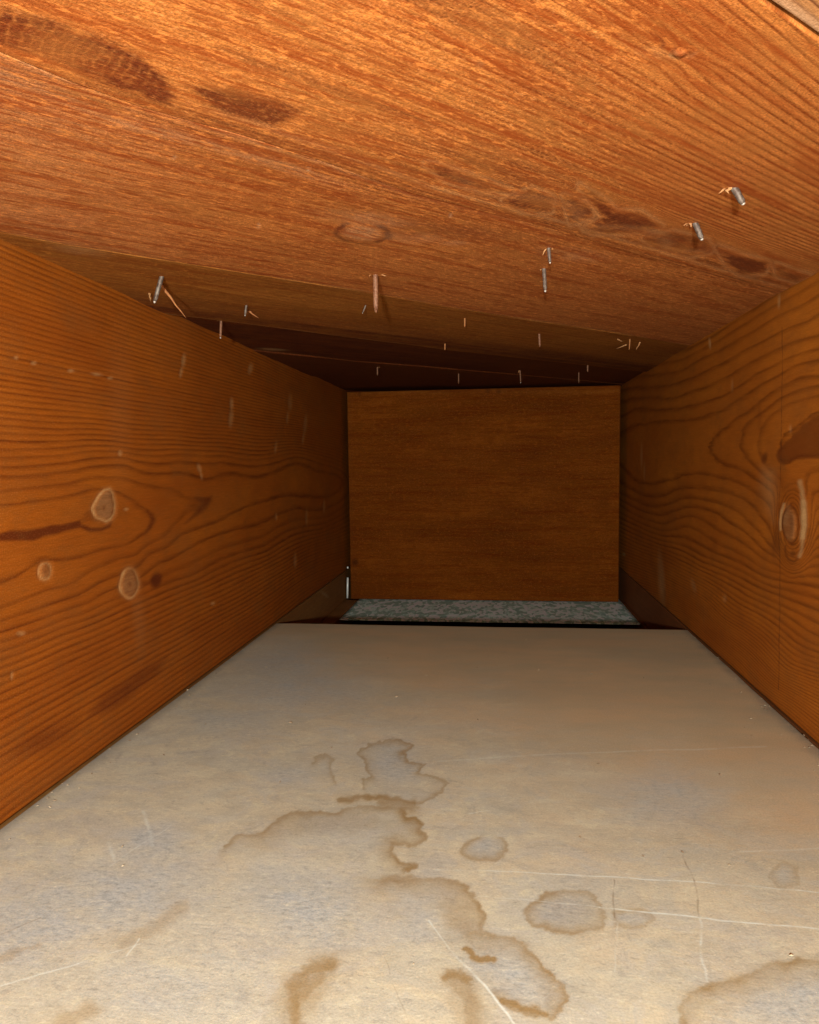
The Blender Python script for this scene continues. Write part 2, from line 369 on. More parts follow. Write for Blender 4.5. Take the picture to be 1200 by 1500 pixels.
def left_marks(q, A):
    rel = np.zeros(len(q)); n = (fbm(q[:, 0] / 11., q[:, 1] / 11., 5) - .5)
    K1 = [(154, 718), (161, 717), (166, 724), (169, 738), (168, 752), (163, 760), (157, 764), (150, 761), (141, 757), (136, 746), (139, 737), (146, 727)]
    K3 = [(190.5 + 12.5 * math.cos(a_) * (1 + .08 * math.sin(3 * a_)), 854.5 + 22 * math.sin(a_)) for a_ in np.linspace(0, 6.28, 20)[:-1]]
    K2 = [(66 + 8.5 * math.cos(a_), 837 + 13 * math.sin(a_) * (1 + .1 * math.cos(2 * a_))) for a_ in np.linspace(0, 6.28, 16)[:-1]]
    for pts, (kx, ky), R, pst, kk in ((K1, (152, 745), 18., .9, 1.0), (K2, (66, 838), 9., .62, .6), (K3, (190, 855), 16., .72, .8)):
        d = polydist(q, pts + [pts[0]]); ins = inpoly(q, pts); sd = np.where(ins, -d, d) + n * 2.2         # > 0 outside
        A['pale'] = np.maximum(A['pale'], pst * np.exp(-((sd) / 1.9) ** 2) * (.55 + .75 * fbm(q[:, 0] / 9., q[:, 1] / 8., 15)))
        A['pale'] = np.maximum(A['pale'], .16 * pst * (1 - smooth(0, 9, sd)))
        A['knot'] = np.maximum(A['knot'], (1 - smooth(-4.5, -.5, sd)) * .62 * kk)
        r0 = np.hypot(q[:, 0] - kx, (q[:, 1] - ky) * .75); A['knot'] *= 1 - .8 * (1 - smooth(1.0, 5.0, r0 + n * 4))
        A['dark'] = np.maximum(A['dark'], .85 * kk * (1 - smooth(1.0, 4.5, r0 + n * 4)))
        A['dark'] = np.maximum(A['dark'], ins * .35 * smooth(.55, .75, fbm(np.arctan2(q[:, 1] - ky, q[:, 0] - kx) * 3.0, r0 / 9., 4)))
        A['line'] *= smooth(0, 5, sd)
        rel += .0003 * (1 - smooth(-3, 2, sd)) - .0004 * np.exp(-((sd - .5) / 2.0) ** 2)
    A['dark'] = np.maximum(A['dark'], .9 * patch(q, [(-10, 785), (15, 777), (40, 777), (62, 773), (76, 769), (92, 768), (108, 764), (118, 762), (120, 768), (135, 773), (150, 773), (160, 768), (165, 764), (163, 772), (150, 778), (132, 779), (118, 773), (100, 777), (84, 782), (66, 785), (50, 792), (30, 792), (-10, 793)], 2.6))
    A['dark'] = np.maximum(A['dark'], .7 * patch(q, [(285, 728), (300, 729), (311, 726), (310, 734), (302, 746), (288, 756), (270, 768), (288, 748), (294, 738)], 3.5))
    A['dark'] = np.maximum(A['dark'], .55 * patch(q, [(216, 747), (226, 752), (229, 762), (222, 775), (212, 784), (218, 770), (220, 760)], 3.5))
    A['dark'] = np.maximum(A['dark'], .95 * blob(q, (229, 850), 8, 11, 20, .5)); 
    A['dark'] = np.maximum(A['dark'], .4 * blob(q, (208, 854), 12, 4, 0, .6))
    A['dark'] = np.maximum(A['dark'], .42 * patch(q, [(130, 1050), (150, 1020), (190, 995), (200, 985), (245, 962), (235, 985), (205, 1012), (165, 1040)], 8) * (1.3 + .6 * n))
    A['dark'] = np.maximum(A['dark'], .5 * blob(q, (60, 1085), 45, 14, -25, .9))
    for (x, y, rx, ry, a) in PALE_L:
        b = blob(q, (x, y), rx, ry, a, .7); A['pale'] = np.maximum(A['pale'], (.50 - .20 * smooth(300, 400, q[:, 0])) * b * (.5 + .8 * fbm(q[:, 0] / 3., q[:, 1] / 3., 61))); rel -= .0004 * b
    A['pale'] = np.maximum(A['pale'], .05 * blob(q, (177, 600), 16, 100, 0, .8))
    A['pale'] = np.maximum(A['pale'], .07 * blob(q, (203, 900), 8, 50, -5, .8))
    A['line'] *= 1 - .35 * smooth(430, 480, q[:, 0])
    return rel

m_left = wood('rafter_wood_left', (.395, .105, .0075), (.110, .017, .0009), line=.95, mott=.22, fib=.34, pale=(.60, .36, .15), dark=(.095, .016, .003), wob=.42, bump=.9, soft=True, dirt=.26)
rafter_face(XL, 1, left_ring(), left_marks, 'rafter', m_left, 'orange-brown plank rafter on the left side with three pale-ringed knots')

# ------------------------------------------------------------------ right rafter
def right_ring():
    pts, vals = [], []
    def add(c, ph):
        for p in c: pts.append(p); vals.append(ph)
    add([(1200, 429), (1142, 461), (1083, 496), (1025, 525), (967, 546)], 12)
    add([(1200, 455), (1142, 485), (1083, 517), (1025, 550), (967, 566)], 11)
    add([(1200, 490), (1147, 508), (1112, 526), (1069, 549), (1025, 570), (981, 583)], 10)
    add([(1200, 508), (1156, 522), (1112, 546), (1069, 572), (1025, 590), (981, 598)], 9)
    add([(1200, 525), (1165, 534), (1118, 562), (1083, 585), (1040, 605), (996, 614), (960, 616), (950, 712), (996, 700), (1040, 697), (1083, 708), (1112, 728)], 8)
    add([(1200, 550), (1153, 564), (1127, 578), (1098, 600), (1072, 622), (1042, 640), (1034, 652), (1054, 675), (1098, 698), (1121, 712)], 7)
    add([(1200, 564), (1127, 595), (1090, 625), (1086, 645), (1095, 672), (1122, 698)], 6)
    add([(1200, 578), (1156, 590), (1136, 604), (1118, 622), (1112, 642), (1112, 662), (1128, 690)], 5)
    add([(1200, 601), (1168, 625), (1145, 655), (1140, 672)], 4); add([(1200, 640), (1180, 650)], 3.4)
    add([(1200, 674), (1171, 677), (1150, 690)], 4.2); add([(1200, 690), (1160, 700)], 5.0)
    add([(952, 741), (996, 732), (1040, 735), (1083, 750), (1112, 779), (1130, 802)], 10)
    add([(967, 773), (1010, 764), (1054, 787), (1098, 811), (1130, 832), (1200, 838)], 12.5)
    add([(1025, 822), (1083, 846), (1142, 872), (1200, 895)], 16)
    add([(990, 662)], 7.45); add([(940, 660)], 7.6); add([(900, 660)], 7.7)
    for x, y in ((1150, 980), (1200, 1000), (1060, 905), (1000, 860)): pts.append((x, y)); vals.append(26)
    for y0, ph in ((1080, 40), (1170, 52)):
        for x in (1200, 1150, 1080, 1000): k = (x - 729) / 471.; pts.append((x, 671 + (y0 - 671) * k)); vals.append(ph)
    for x in (1200, 1100, 1000): k = (x - 729) / 471.; pts.append((x, 671 + (395 - 671) * k)); vals.append(14)
    for x in (1200, 1100, 1000): k = (x - 729) / 471.; pts.append((x, 671 + (340 - 671) * k)); vals.append(17)
    return tps(pts, vals, 1.2)
def right_marks(q, A):
    rel = np.zeros(len(q)); n = (fbm(q[:, 0] / 9., q[:, 1] / 9., 25) - .5)
    e = ell(q, (1164, 764), 19, 46, 0) + n * .12
    m = np.exp(-(np.clip(e - 1, 0, 9) / .42) ** 2)
    A['ring'] = A['ring'] * (1 - m) + (6.2 - (np.clip(e, .3, 3) - 1) * 6.5) * m
    c1 = ell(q, (1159, 768), 11.5, 28, -2) + n * .18
    A['knot'] = np.maximum(A['knot'], .55 * (1 - smooth(.75, .98, c1)))
    A['dark'] = np.maximum(A['dark'], .75 * np.exp(-((c1 - 1.0) / .09) ** 2) * (.35 + .65 * smooth(1152, 1160, q[:, 0])))
    A['dark'] = np.maximum(A['dark'], .45 * blob(q, (1164, 766), 3.2, 15, -4, .7))
    A['pale'] = np.maximum(A['pale'], .35 * blob(q, (1155, 756), 4, 14, 4, .8))
    A['dark'] = np.maximum(A['dark'], .65 * smooth(2.6, .6, polydist(q, [(1153, 800), (1152, 810), (1157, 820), (1165, 823), (1171, 818)])))
    A['dark'] = np.maximum(A['dark'], .6 * blob(q, (1164, 811), 4, 4, 0, .6)); A['line'] *= .3 + .7 * smooth(.75, 1.0, c1)
    A['pale'] = np.maximum(A['pale'], .95 * smooth(6.0, 1.0, polydist(q, [(1179, 735), (1180, 747), (1180, 770), (1178, 788)]) + n * 3))
    A['pale'] = np.maximum(A['pale'], .60 * smooth(5.0, .5, polydist(q, [(1173, 706), (1177, 720), (1180, 745), (1179, 780), (1176, 806), (1173, 814)]) + n * 3))
    A['pale'] = np.maximum(A['pale'], .70 * smooth(3.2, .5, polydist(q, [(1151, 738), (1147, 750), (1145, 765), (1145, 776)])))
    A['pale'] = np.maximum(A['pale'], .30 * patch(q, [(1118, 685), (1135, 690), (1138, 725), (1134, 765), (1124, 745), (1116, 715)], 12))
    A['dark'] = np.maximum(A['dark'], .5 * blob(q, (1139, 801), 4, 11, 0, .7))
    A['dark'] = np.maximum(A['dark'], .7 * patch(q, [(1200, 607), (1190, 611), (1184, 617), (1175, 622), (1170, 630), (1161, 635), (1159, 642), (1151, 646), (1146, 655), (1140, 658), (1137, 667), (1140, 677), (1149, 681), (1158, 677), (1168, 673), (1184, 672), (1215, 673), (1215, 600)], 2.2))
    A['dark'] = np.maximum(A['dark'], .8 * blob(q, (1120, 671), 4, 8, 15, .6)); A['dark'] = np.maximum(A['dark'], .5 * blob(q, (1136, 795), 4, 20, 8, .7))
    A['dark'] = np.maximum(A['dark'], .25 * blob(q, (1113, 610), 3, 22, 0, .7))
    
    for (x, y, rx, ry, a, s) in [(969, 850, 4.5, 34, -4, .42), (940, 668, 1.6, 16, 0, .35), (944, 690, 1.4, 12, 0, .3), (1040, 503, 1.5, 7, -4, .7), (1143, 441, 1.5, 9, 3, .5), (1017, 858, 3, 9, -15, .28),
                                 (1062, 877, 2.5, 5, 0, .25), (1072, 565, 1.5, 9, 0, .25), (914, 812, 2, 2.5, -30, .5), (1158, 628, 2, 5, 0, .3)]:
        b = blob(q, (x, y), rx, ry, a, .75); A['pale'] = np.maximum(A['pale'], s * b); rel -= .0003 * b
    rel += .0004 * (1 - smooth(.7, 1.0, c1)) - .0006 * np.exp(-((c1 - 1.0) / .12) ** 2) + .0010 * (1 - smooth(.5, 2.2, e))
    return rel
cA = at_wall(1147, 480, XR); cB = at_wall(1140, 1010, XR)
m_right = wood('rafter_wood_right', (.49, .143, .0120), (.130, .024, .0012), line=.9, mott=.25, fib=.28, pale=(.60, .37, .16), dark=(.12, .025, .004), wob=.5, bump=.9, soft=True, dirt=.26,
               crack=[((cA[1], cA[2]), (cB[1], cB[2]), .0011, .75, (.09, .025, .008))])
rafter_face(XR, -1, right_ring(), right_marks, 'rafter.001', m_right, 'orange-brown plank rafter on the right side with one big oval knot')

# ------------------------------------------------------------------ roof boards (diagonal sheathing overhead)
def ew(p): return float(p[:2] @ E2), float(p[:2] @ W2)
SEAM = [[(1120, 0), (1200, 55)],
        [(-60, 50), (0, 77), (50, 98), (100, 119), (200, 155), (350, 197), (480, 240), (600, 283), (700, 308), (825, 340), (950, 378), (1050, 405), (1140, 432)],
        [(0, 342), (100, 361), (300, 391), (450, 415), (550, 432), (655, 450), (760, 467), (900, 488), (1000, 505)],
        [(186, 432), (320, 469), (480, 490), (585, 503), (648, 512), (725, 524)],
        [(380, 513), (527, 531), (620, 538)]]
SEAMEW = []
for s in SEAM:
    a = sorted(ew(at_level(u, v, ZC)) for u, v in s); SEAMEW.append((np.array([x[0] for x in a]), np.array([x[1] for x in a])))
def seam(i, e):
    if i < 0: return np.interp(e, *SEAMEW[0]) - .135 * (-i)
    if i < len(SEAMEW):
        E_, W_ = SEAMEW[i]
        if i == 3: W_ = np.clip(W_, .432, .452)
        if i == 4: W_ = np.clip(W_, .545, .558)
        return np.interp(e, E_, W_)
    return np.full_like(e, .552 + .125 * (i - 4))

roof = tag(empty('roof_deck', (0, .4, ZC)), kind='structure')
ROOF_INV = Vector((0, -.4, -ZC))
DROP = {-1: .0, 0: .0, 1: .0004, 2: .0004, 3: .0014, 4: .0005, 5: .0018, 6: .001, 7: .002}      # how far each board hangs above the common plane
def roof_board(i, mat, marks, relief=None):
    # along-board range that crosses the bay
    w0, w1 = .073 + .125 * (i), .073 + .125 * (i + 1)
    es = [];
    for w in (w0, w1):
        for X in (XL - .03, XR + .03):
            # X = e*E2x + w*W2x
            es.append((X - w * W2[0]) / E2[0])
    ea, eb = min(es), max(es); near = {-1: .0009, 0: .00048, 1: .00075, 2: .0011, 3: .0013}.get(i, .003)
    ne = int((eb - ea) / (near * 1.3)); nw = int(.125 / near)
    e1 = np.linspace(ea, eb, ne); t = np.linspace(0, 1, nw); t = t - np.sin(2 * np.pi * t) / (2 * np.pi) * .55   # denser near the edges
    lo = seam(i, e1) + .00035; hi = seam(i + 1, e1) - .00035
    Wg = lo[:, None] + (hi - lo)[:, None] * t[None]; Eg = np.repeat(e1[:, None], nw, 1)
    xy = Eg[..., None] * E2 + Wg[..., None] * W2
    Zg = np.full_like(Eg, ZC)
    P = np.concatenate([xy, Zg[..., None]], -1); q = chart(P.reshape(-1, 3)); N = len(q)
    vis = (P[..., 1].ravel() > .09)
    A = dict(ring=(Wg.ravel() / .0029), line=np.ones(N), dark=np.zeros(N), pale=np.zeros(N), knot=np.zeros(N))
    A['gco'] = np.stack([Eg.ravel() + i * 3.1, Wg.ravel(), np.zeros(N)], -1)
    A['sawm'] = np.ones(N)
    rel = marks(q, A, Eg.ravel(), Wg.ravel())
    A['sharp'] = sharpness(A['ring'], q, Eg.shape, 7.0)
    d = np.minimum(Wg - lo[:, None], hi[:, None] - Wg)
    z = ZC + DROP[i] + (fbm(Eg * 14, Wg * 30, i + 40) - .5) * .0012 + edge_round(d, 0, 1e9, .0004) + rel.reshape(Eg.shape)
    P[..., 2] = z
    Pl = P + np.array([0, -.4, -ZC])
    return sheet('board' if i == 0 else 'board.%03d' % i, Pl, (0, 0, .019), mat, A, parent=roof, invert=False)

def marks_first(q, A, e, w):
    A['ring'] = w / .0021 + 2 * (fbm(e * 6, w * 9, 13, 2) - .5); A['line'] = .25 + .95 * smooth(.0025, .0035, seam(0, e) - w); A['pale'] += .5 * smooth(.0035, .002, seam(0, e) - w); A['sawm'] *= .4; return np.zeros(len(q))
def marks_a(q, A, e, w):
    x, y = q[:, 0], q[:, 1]
    A['ring'] += 1.1 * np.sin(e * 14 + .4) + 2.0 * (fbm(e * 6, w * 9, 3, 2) - .5)
    # finer rings towards the lower edge, and a knot that pushes them aside
    A['ring'] += 1.5 * smooth(.12, .19, w) * (w - .12) / .0038 * .35
    kd = np.hypot((x - 990) / 60., (y - 88) / 30.); A['ring'] += 1.1 * np.exp(-kd ** 2) * np.tanh((y - 84 - .25 * (x - 990)) / 9.) * .9
    str_ = smooth(380, 760, x + .55 * y * 0 + 0) * (1 - .55 * smooth(260, 330, y - .20 * (x - 700)))
    A['line'] = .62 + .75 * str_ * (.75 + .5 * fbm(x / 60., y / 40., 9)) + .35 * smooth(.10, .078, w) * smooth(300, 700, x)
    A['line'] *= 1 - .3 * blob(q, (640, 130), 130, 55, 20, .8)
    e1 = ell(q, (996, 79), 14, 7, -8)
    A['dark'] = np.maximum(A['dark'], .9 * patch(q, [(960, 52), (972, 58), (977, 67), (972, 74), (966, 72), (968, 64)], 3)); A['dark'] = np.maximum(A['dark'], .6 * patch(q, [(1000, 58), (1022, 66), (1012, 68)], 3))
    A['pale'] = np.maximum(A['pale'], .6 * patch(q, [(994, 84), (1010, 80), (1024, 76), (1014, 86), (1000, 88)], 3)); A['pale'] = np.maximum(A['pale'], .25 * blob(q, (958, 80), 22, 8, 5, .8))
    A['knot'] = .8 * (1 - smooth(.5, .95, e1)); A['sawm'] *= 1; A['dark'] = np.maximum(A['dark'], .85 * np.exp(-((e1 - 1.05) / .16) ** 2) * (y < 80)); A['pale'] = np.maximum(A['pale'], .75 * np.exp(-((e1 - 1.0) / .3) ** 2) * smooth(78, 84, y))
    A['dark'] = np.maximum(A['dark'], .8 * blob(q, (986, 79), 5, 7, 20, .6)); A['line'] *= smooth(.8, 1.5, e1)
    
    D = [([(-60, -8), (0, 9), (80, 28), (160, 57), (205, 80), (235, 108), (256, 140), (248, 156), (224, 150), (160, 124), (80, 90), (0, 66), (-60, 48)], 1.0, 7),
         ([(270, 124), (300, 125), (340, 128), (380, 140), (420, 152), (446, 162), (425, 170), (400, 184), (360, 176), (330, 165), (300, 148)], .95, 6),
         ([(624, 239), (648, 243), (697, 260), (748, 279), (706, 276), (653, 261)], .95, 3.5), ([(738, 293), (779, 277), (809, 289), (806, 307), (764, 307)], 1.0, 3.5),
         ([(827, 286), (845, 292), (861, 302), (867, 314), (837, 325), (832, 305)], .95, 3.5), ([(850, 272), (890, 296), (902, 310), (938, 311), (968, 330), (938, 337), (869, 339), (858, 334), (886, 318)], 1.0, 3.5),
         ([(945, 349), (987, 341), (1035, 354), (1042, 366), (1011, 372), (960, 360)], .85, 4.5), ([(1052, 363), (1083, 374), (1124, 384), (1119, 397), (1083, 400), (1066, 385)], 1.0, 3.5), ([(1138, 388), (1160, 397), (1185, 404), (1165, 411), (1140, 402)], .8, 4),
         ([(330, 92), (345, 103), (300, 95), (270, 85)], .3, 5), ([(340, 76), (380, 88), (440, 110), (430, 116), (360, 96)], .5, 5), ([(690, 195), (750, 225), (740, 232), (690, 210)], .5, 5),
         ([(540, 226), (600, 243), (640, 262), (600, 256)], .6, 5), ([(470, 208), (520, 215), (545, 228), (500, 222)], .45, 5), ([(700, 205), (760, 228), (830, 262), (800, 258), (730, 228)], .35, 6)]
    qr = q + np.stack([(fbm(e * 45, w * 700, 81, 3) - .5) * 26, (fbm(e * 45, w * 700, 82, 3) - .5) * 9], -1)
    # the rings fold round every dark figure
    rb = A['ring'].copy()
    for p, s, so in D[2:9]:
        c = np.mean(np.array(p), 0); d = polydist(q, list(p) + [p[0]]); m = np.exp(-(d / 11.) ** 2) * (~inpoly(q, p))
        near = np.argmin(np.hypot(x - c[0], y - c[1])); A['ring'] = A['ring'] * (1 - m) + (rb[near] + d / 7.) * m
        A['line'] = np.maximum(A['line'], .9 * m); A['pale'] = np.maximum(A['pale'], .38 * np.exp(-((d - 5) / 3.) ** 2) * (~inpoly(q, p)))
    for p, s, so in D:
        A['dark'] = np.maximum(A['dark'], s * patch(qr, p, so + 1)); A['line'] *= 1 - .7 * patch(q, p, so + 3)
    chain = smooth(.160, .168, w) * smooth(.1905, .186, w) * smooth(420, 560, x)
    A['dark'] = np.maximum(A['dark'], .62 * chain * smooth(.50, .62, fbm(e * 22, w * 330, 55, 3)))
    A['dark'] = np.maximum(A['dark'], .55 * smooth(.56, .68, fbm(e * 10, w * 210, 57, 3)) * (1 - smooth(750, 1000, x)))
    # cathedral hooks between the dark patches
    A['sawm'] = 1 - .7 * smooth(780, 1050, x + .3 * (y - 200)) * smooth(330, 230, y - .3 * (x - 700))
    hk = np.exp(-((w - (.183 - .012 * np.abs(np.sin(e * 55)))) / .0035) ** 2) * smooth(600, 760, x) * (1 - smooth(1000, 1090, x))
    A['pale'] = np.maximum(A['pale'], .22 * hk)
    A['dark'] = np.maximum(A['dark'], .8 * smooth(.0017, .0003, np.abs(w - (seam(1, e) - .0042))) * smooth(230, 320, x) * (.3 + fbm(e * 130, w * 900, 6)))
    A['dark'] = np.maximum(A['dark'], .5 * smooth(.0012, .0002, np.abs(w - (seam(1, e) - .0015))))
    A['pale'] = np.maximum(A['pale'], .35 * smooth(.003, .0, np.abs(w - (seam(1, e) - .009))) * smooth(200, 420, x))
    A['knot'] = np.maximum(A['knot'], .55 * blob(q, (703, 95), 6, 4, 0, .7))
    return -.0003 * A['dark'] * 0 + .0006 * (-(1 - smooth(.2, 1.0, e1)))
def marks_b(q, A, e, w):
    x, y = q[:, 0], q[:, 1]
    A['ring'] = w / .0026 + 3 * (fbm(e * 6, w * 12, 5) - .5)
    A['line'] = .28 + .95 * smooth(.240, .192, w) * (1 - .7 * smooth(560, 860, x)) + .3 * smooth(300, 0, x)
    e1 = ell(q, (531, 343), 39, 14, 3)
    n = fbm(x / 12., y / 8., 4) - .5
    A['dark'] = np.maximum(A['dark'], 1.0 * np.exp(-((e1 + n * .25 - 1.0) / .13) ** 2) * (.6 + .55 * (np.abs(x - 531) > 20)))
    m = np.exp(-(np.clip(e1 - 1, 0, 9) / .8) ** 2); A['ring'] = A['ring'] * (1 - m) + (70 + e1 * 2.5) * m; A['line'] = np.maximum(A['line'], .5 * m)
    A['pale'] = np.maximum(A['pale'], .36 * blob(q, (530, 322), 62, 9, 6, .8)); A['pale'] = np.maximum(A['pale'], .30 * blob(q, (600, 350), 40, 7, 4, .8))
    A['pale'] = np.maximum(A['pale'], .55 * (1 - smooth(.5, .9, e1)))
    A['dark'] = np.maximum(A['dark'], .4 * blob(q, (505, 338), 6, 3, -30, .6)); A['dark'] = np.maximum(A['dark'], .6 * blob(q, (545, 337), 7, 1.6, -35, .6))
    A['dark'] = np.maximum(A['dark'], .5 * blob(q, (660, 340), 80, 9, 4, .9))
    A['pale'] = np.maximum(A['pale'], .30 * smooth(.0055, .0010, w - seam(1, e)) * (.25 + .75 * (1 - smooth(400, 900, x))) * (.4 + .8 * fbm(e * 60, w * 500, 3)))
    A['pale'] = np.maximum(A['pale'], .3 * smooth(.006, .001, np.abs(w - seam(1, e) - .011)) * (1 - smooth(350, 600, x)))
    A['pale'] = np.maximum(A['pale'], .18 * smooth(.0045, .0005, seam(2, e) - w))
    A['pale'] = np.maximum(A['pale'], .18 * (1 - smooth(0, 420, x)))
    A['pale'] = np.maximum(A['pale'], .25 * blob(q, (840, 375), 45, 8, 5, .8) + .3 * blob(q, (665, 358), 20, 3, 0, .8))
    for c in ((126, 204), (255, 231), (452, 250), (379, 332), (660, 317)): A['pale'] = np.maximum(A['pale'], 1.0 * blob(q, c, 2.2, 3.2, 20, .6))
    return -.0006 * np.exp(-((e1 - .5) / .5) ** 2)
def marks_c(q, A, e, w):
    x, y = q[:, 0], q[:, 1]
    A['ring'] = w / .006 + 3 * (fbm(e * 5, w * 12, 5) - .5); A['line'] = .35 + .3 * fbm(e * 20, w * 60, 3)
    A['dark'] = np.maximum(A['dark'], np.clip(.30 + 1.1 * fbm(e * 10, w * 260, 9, 3), 0, 1) * smooth(.385, .425, w + .012 * (fbm(e * 30, w * 4, 8) - .5)) * (1 - .8 * np.exp(-((seam(3, e) - w) / .004) ** 2)))
    A['dark'] = np.maximum(A['dark'], .5 * smooth(.385, .40, w) * (1 - smooth(300, 500, x)))
    A['pale'] = np.maximum(A['pale'], .12 * smooth(.004, .0005, w - seam(2, e))); A['pale'] = np.maximum(A['pale'], .5 * smooth(.0035, .0004, seam(3, e) - w) * (1 - smooth(600, 720, x)))
    A['pale'] = np.maximum(A['pale'], .4 * blob(q, (118, 370), 40, 6, 8, .8))
    return -.0008 * smooth(.395, .42, w)
def marks_d(q, A, e, w):
    x, y = q[:, 0], q[:, 1]
    A['ring'] = w / .007 + 3 * (fbm(e * 5, w * 12, 7) - .5)
    A['dark'] = np.maximum(A['dark'], np.clip(.25 + 1.15 * fbm(e * 9, w * 230, 19, 3), 0, 1) * smooth(.446, .452, w) * (1 - smooth(700, 800, x))); A['pale'] = np.maximum(A['pale'], .35 * smooth(.006, .0006, seam(4, e) - w) * (1 - smooth(450, 600, x)))
    A['pale'] = np.maximum(A['pale'], .7 * blob(q, (400, 514), 22, 1.6, 3, .5))
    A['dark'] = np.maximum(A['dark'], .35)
    return np.zeros(len(q))
def marks_e(q, A, e, w):
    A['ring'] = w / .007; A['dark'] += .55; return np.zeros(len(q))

m_A = wood('sheathing_orange', (.67, .228, .050), (.20, .034, .003), line=1.15, mott=.30, fib=.34, fuzz=.62, saw=.75, sawmix=.42, dark=(.115, .021, .005), pale=(.62, .33, .14), bump=1.0, wob=.12, spec=.22, rough=.6, cont=.62)
m_B = wood('sheathing_brown', (.61, .198, .042), (.20, .042, .006), line=1.25, mott=.34, fib=.34, fuzz=.62, dark=(.13, .032, .010), pale=(.62, .36, .20), bump=1.5, wob=.5, spec=.22, rough=.6)
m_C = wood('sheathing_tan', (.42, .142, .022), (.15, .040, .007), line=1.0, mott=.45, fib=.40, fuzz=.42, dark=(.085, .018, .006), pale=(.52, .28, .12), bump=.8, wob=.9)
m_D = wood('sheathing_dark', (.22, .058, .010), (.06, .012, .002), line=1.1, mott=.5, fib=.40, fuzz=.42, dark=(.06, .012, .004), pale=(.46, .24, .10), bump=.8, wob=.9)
m_0 = wood('sheathing_greyish', (.58, .27, .10), (.12, .028, .010), line=1.1, cont=.6, mott=.25, fib=.4, fuzz=.3, pale=(.55, .36, .24), bump=1.2)
roof_board(-1, m_0, marks_first)
roof_board(0, m_A, marks_a)
roof_board(1, m_B, marks_b)
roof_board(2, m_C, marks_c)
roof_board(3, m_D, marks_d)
for i in (4, 5, 6): roof_board(i, m_D, marks_e)

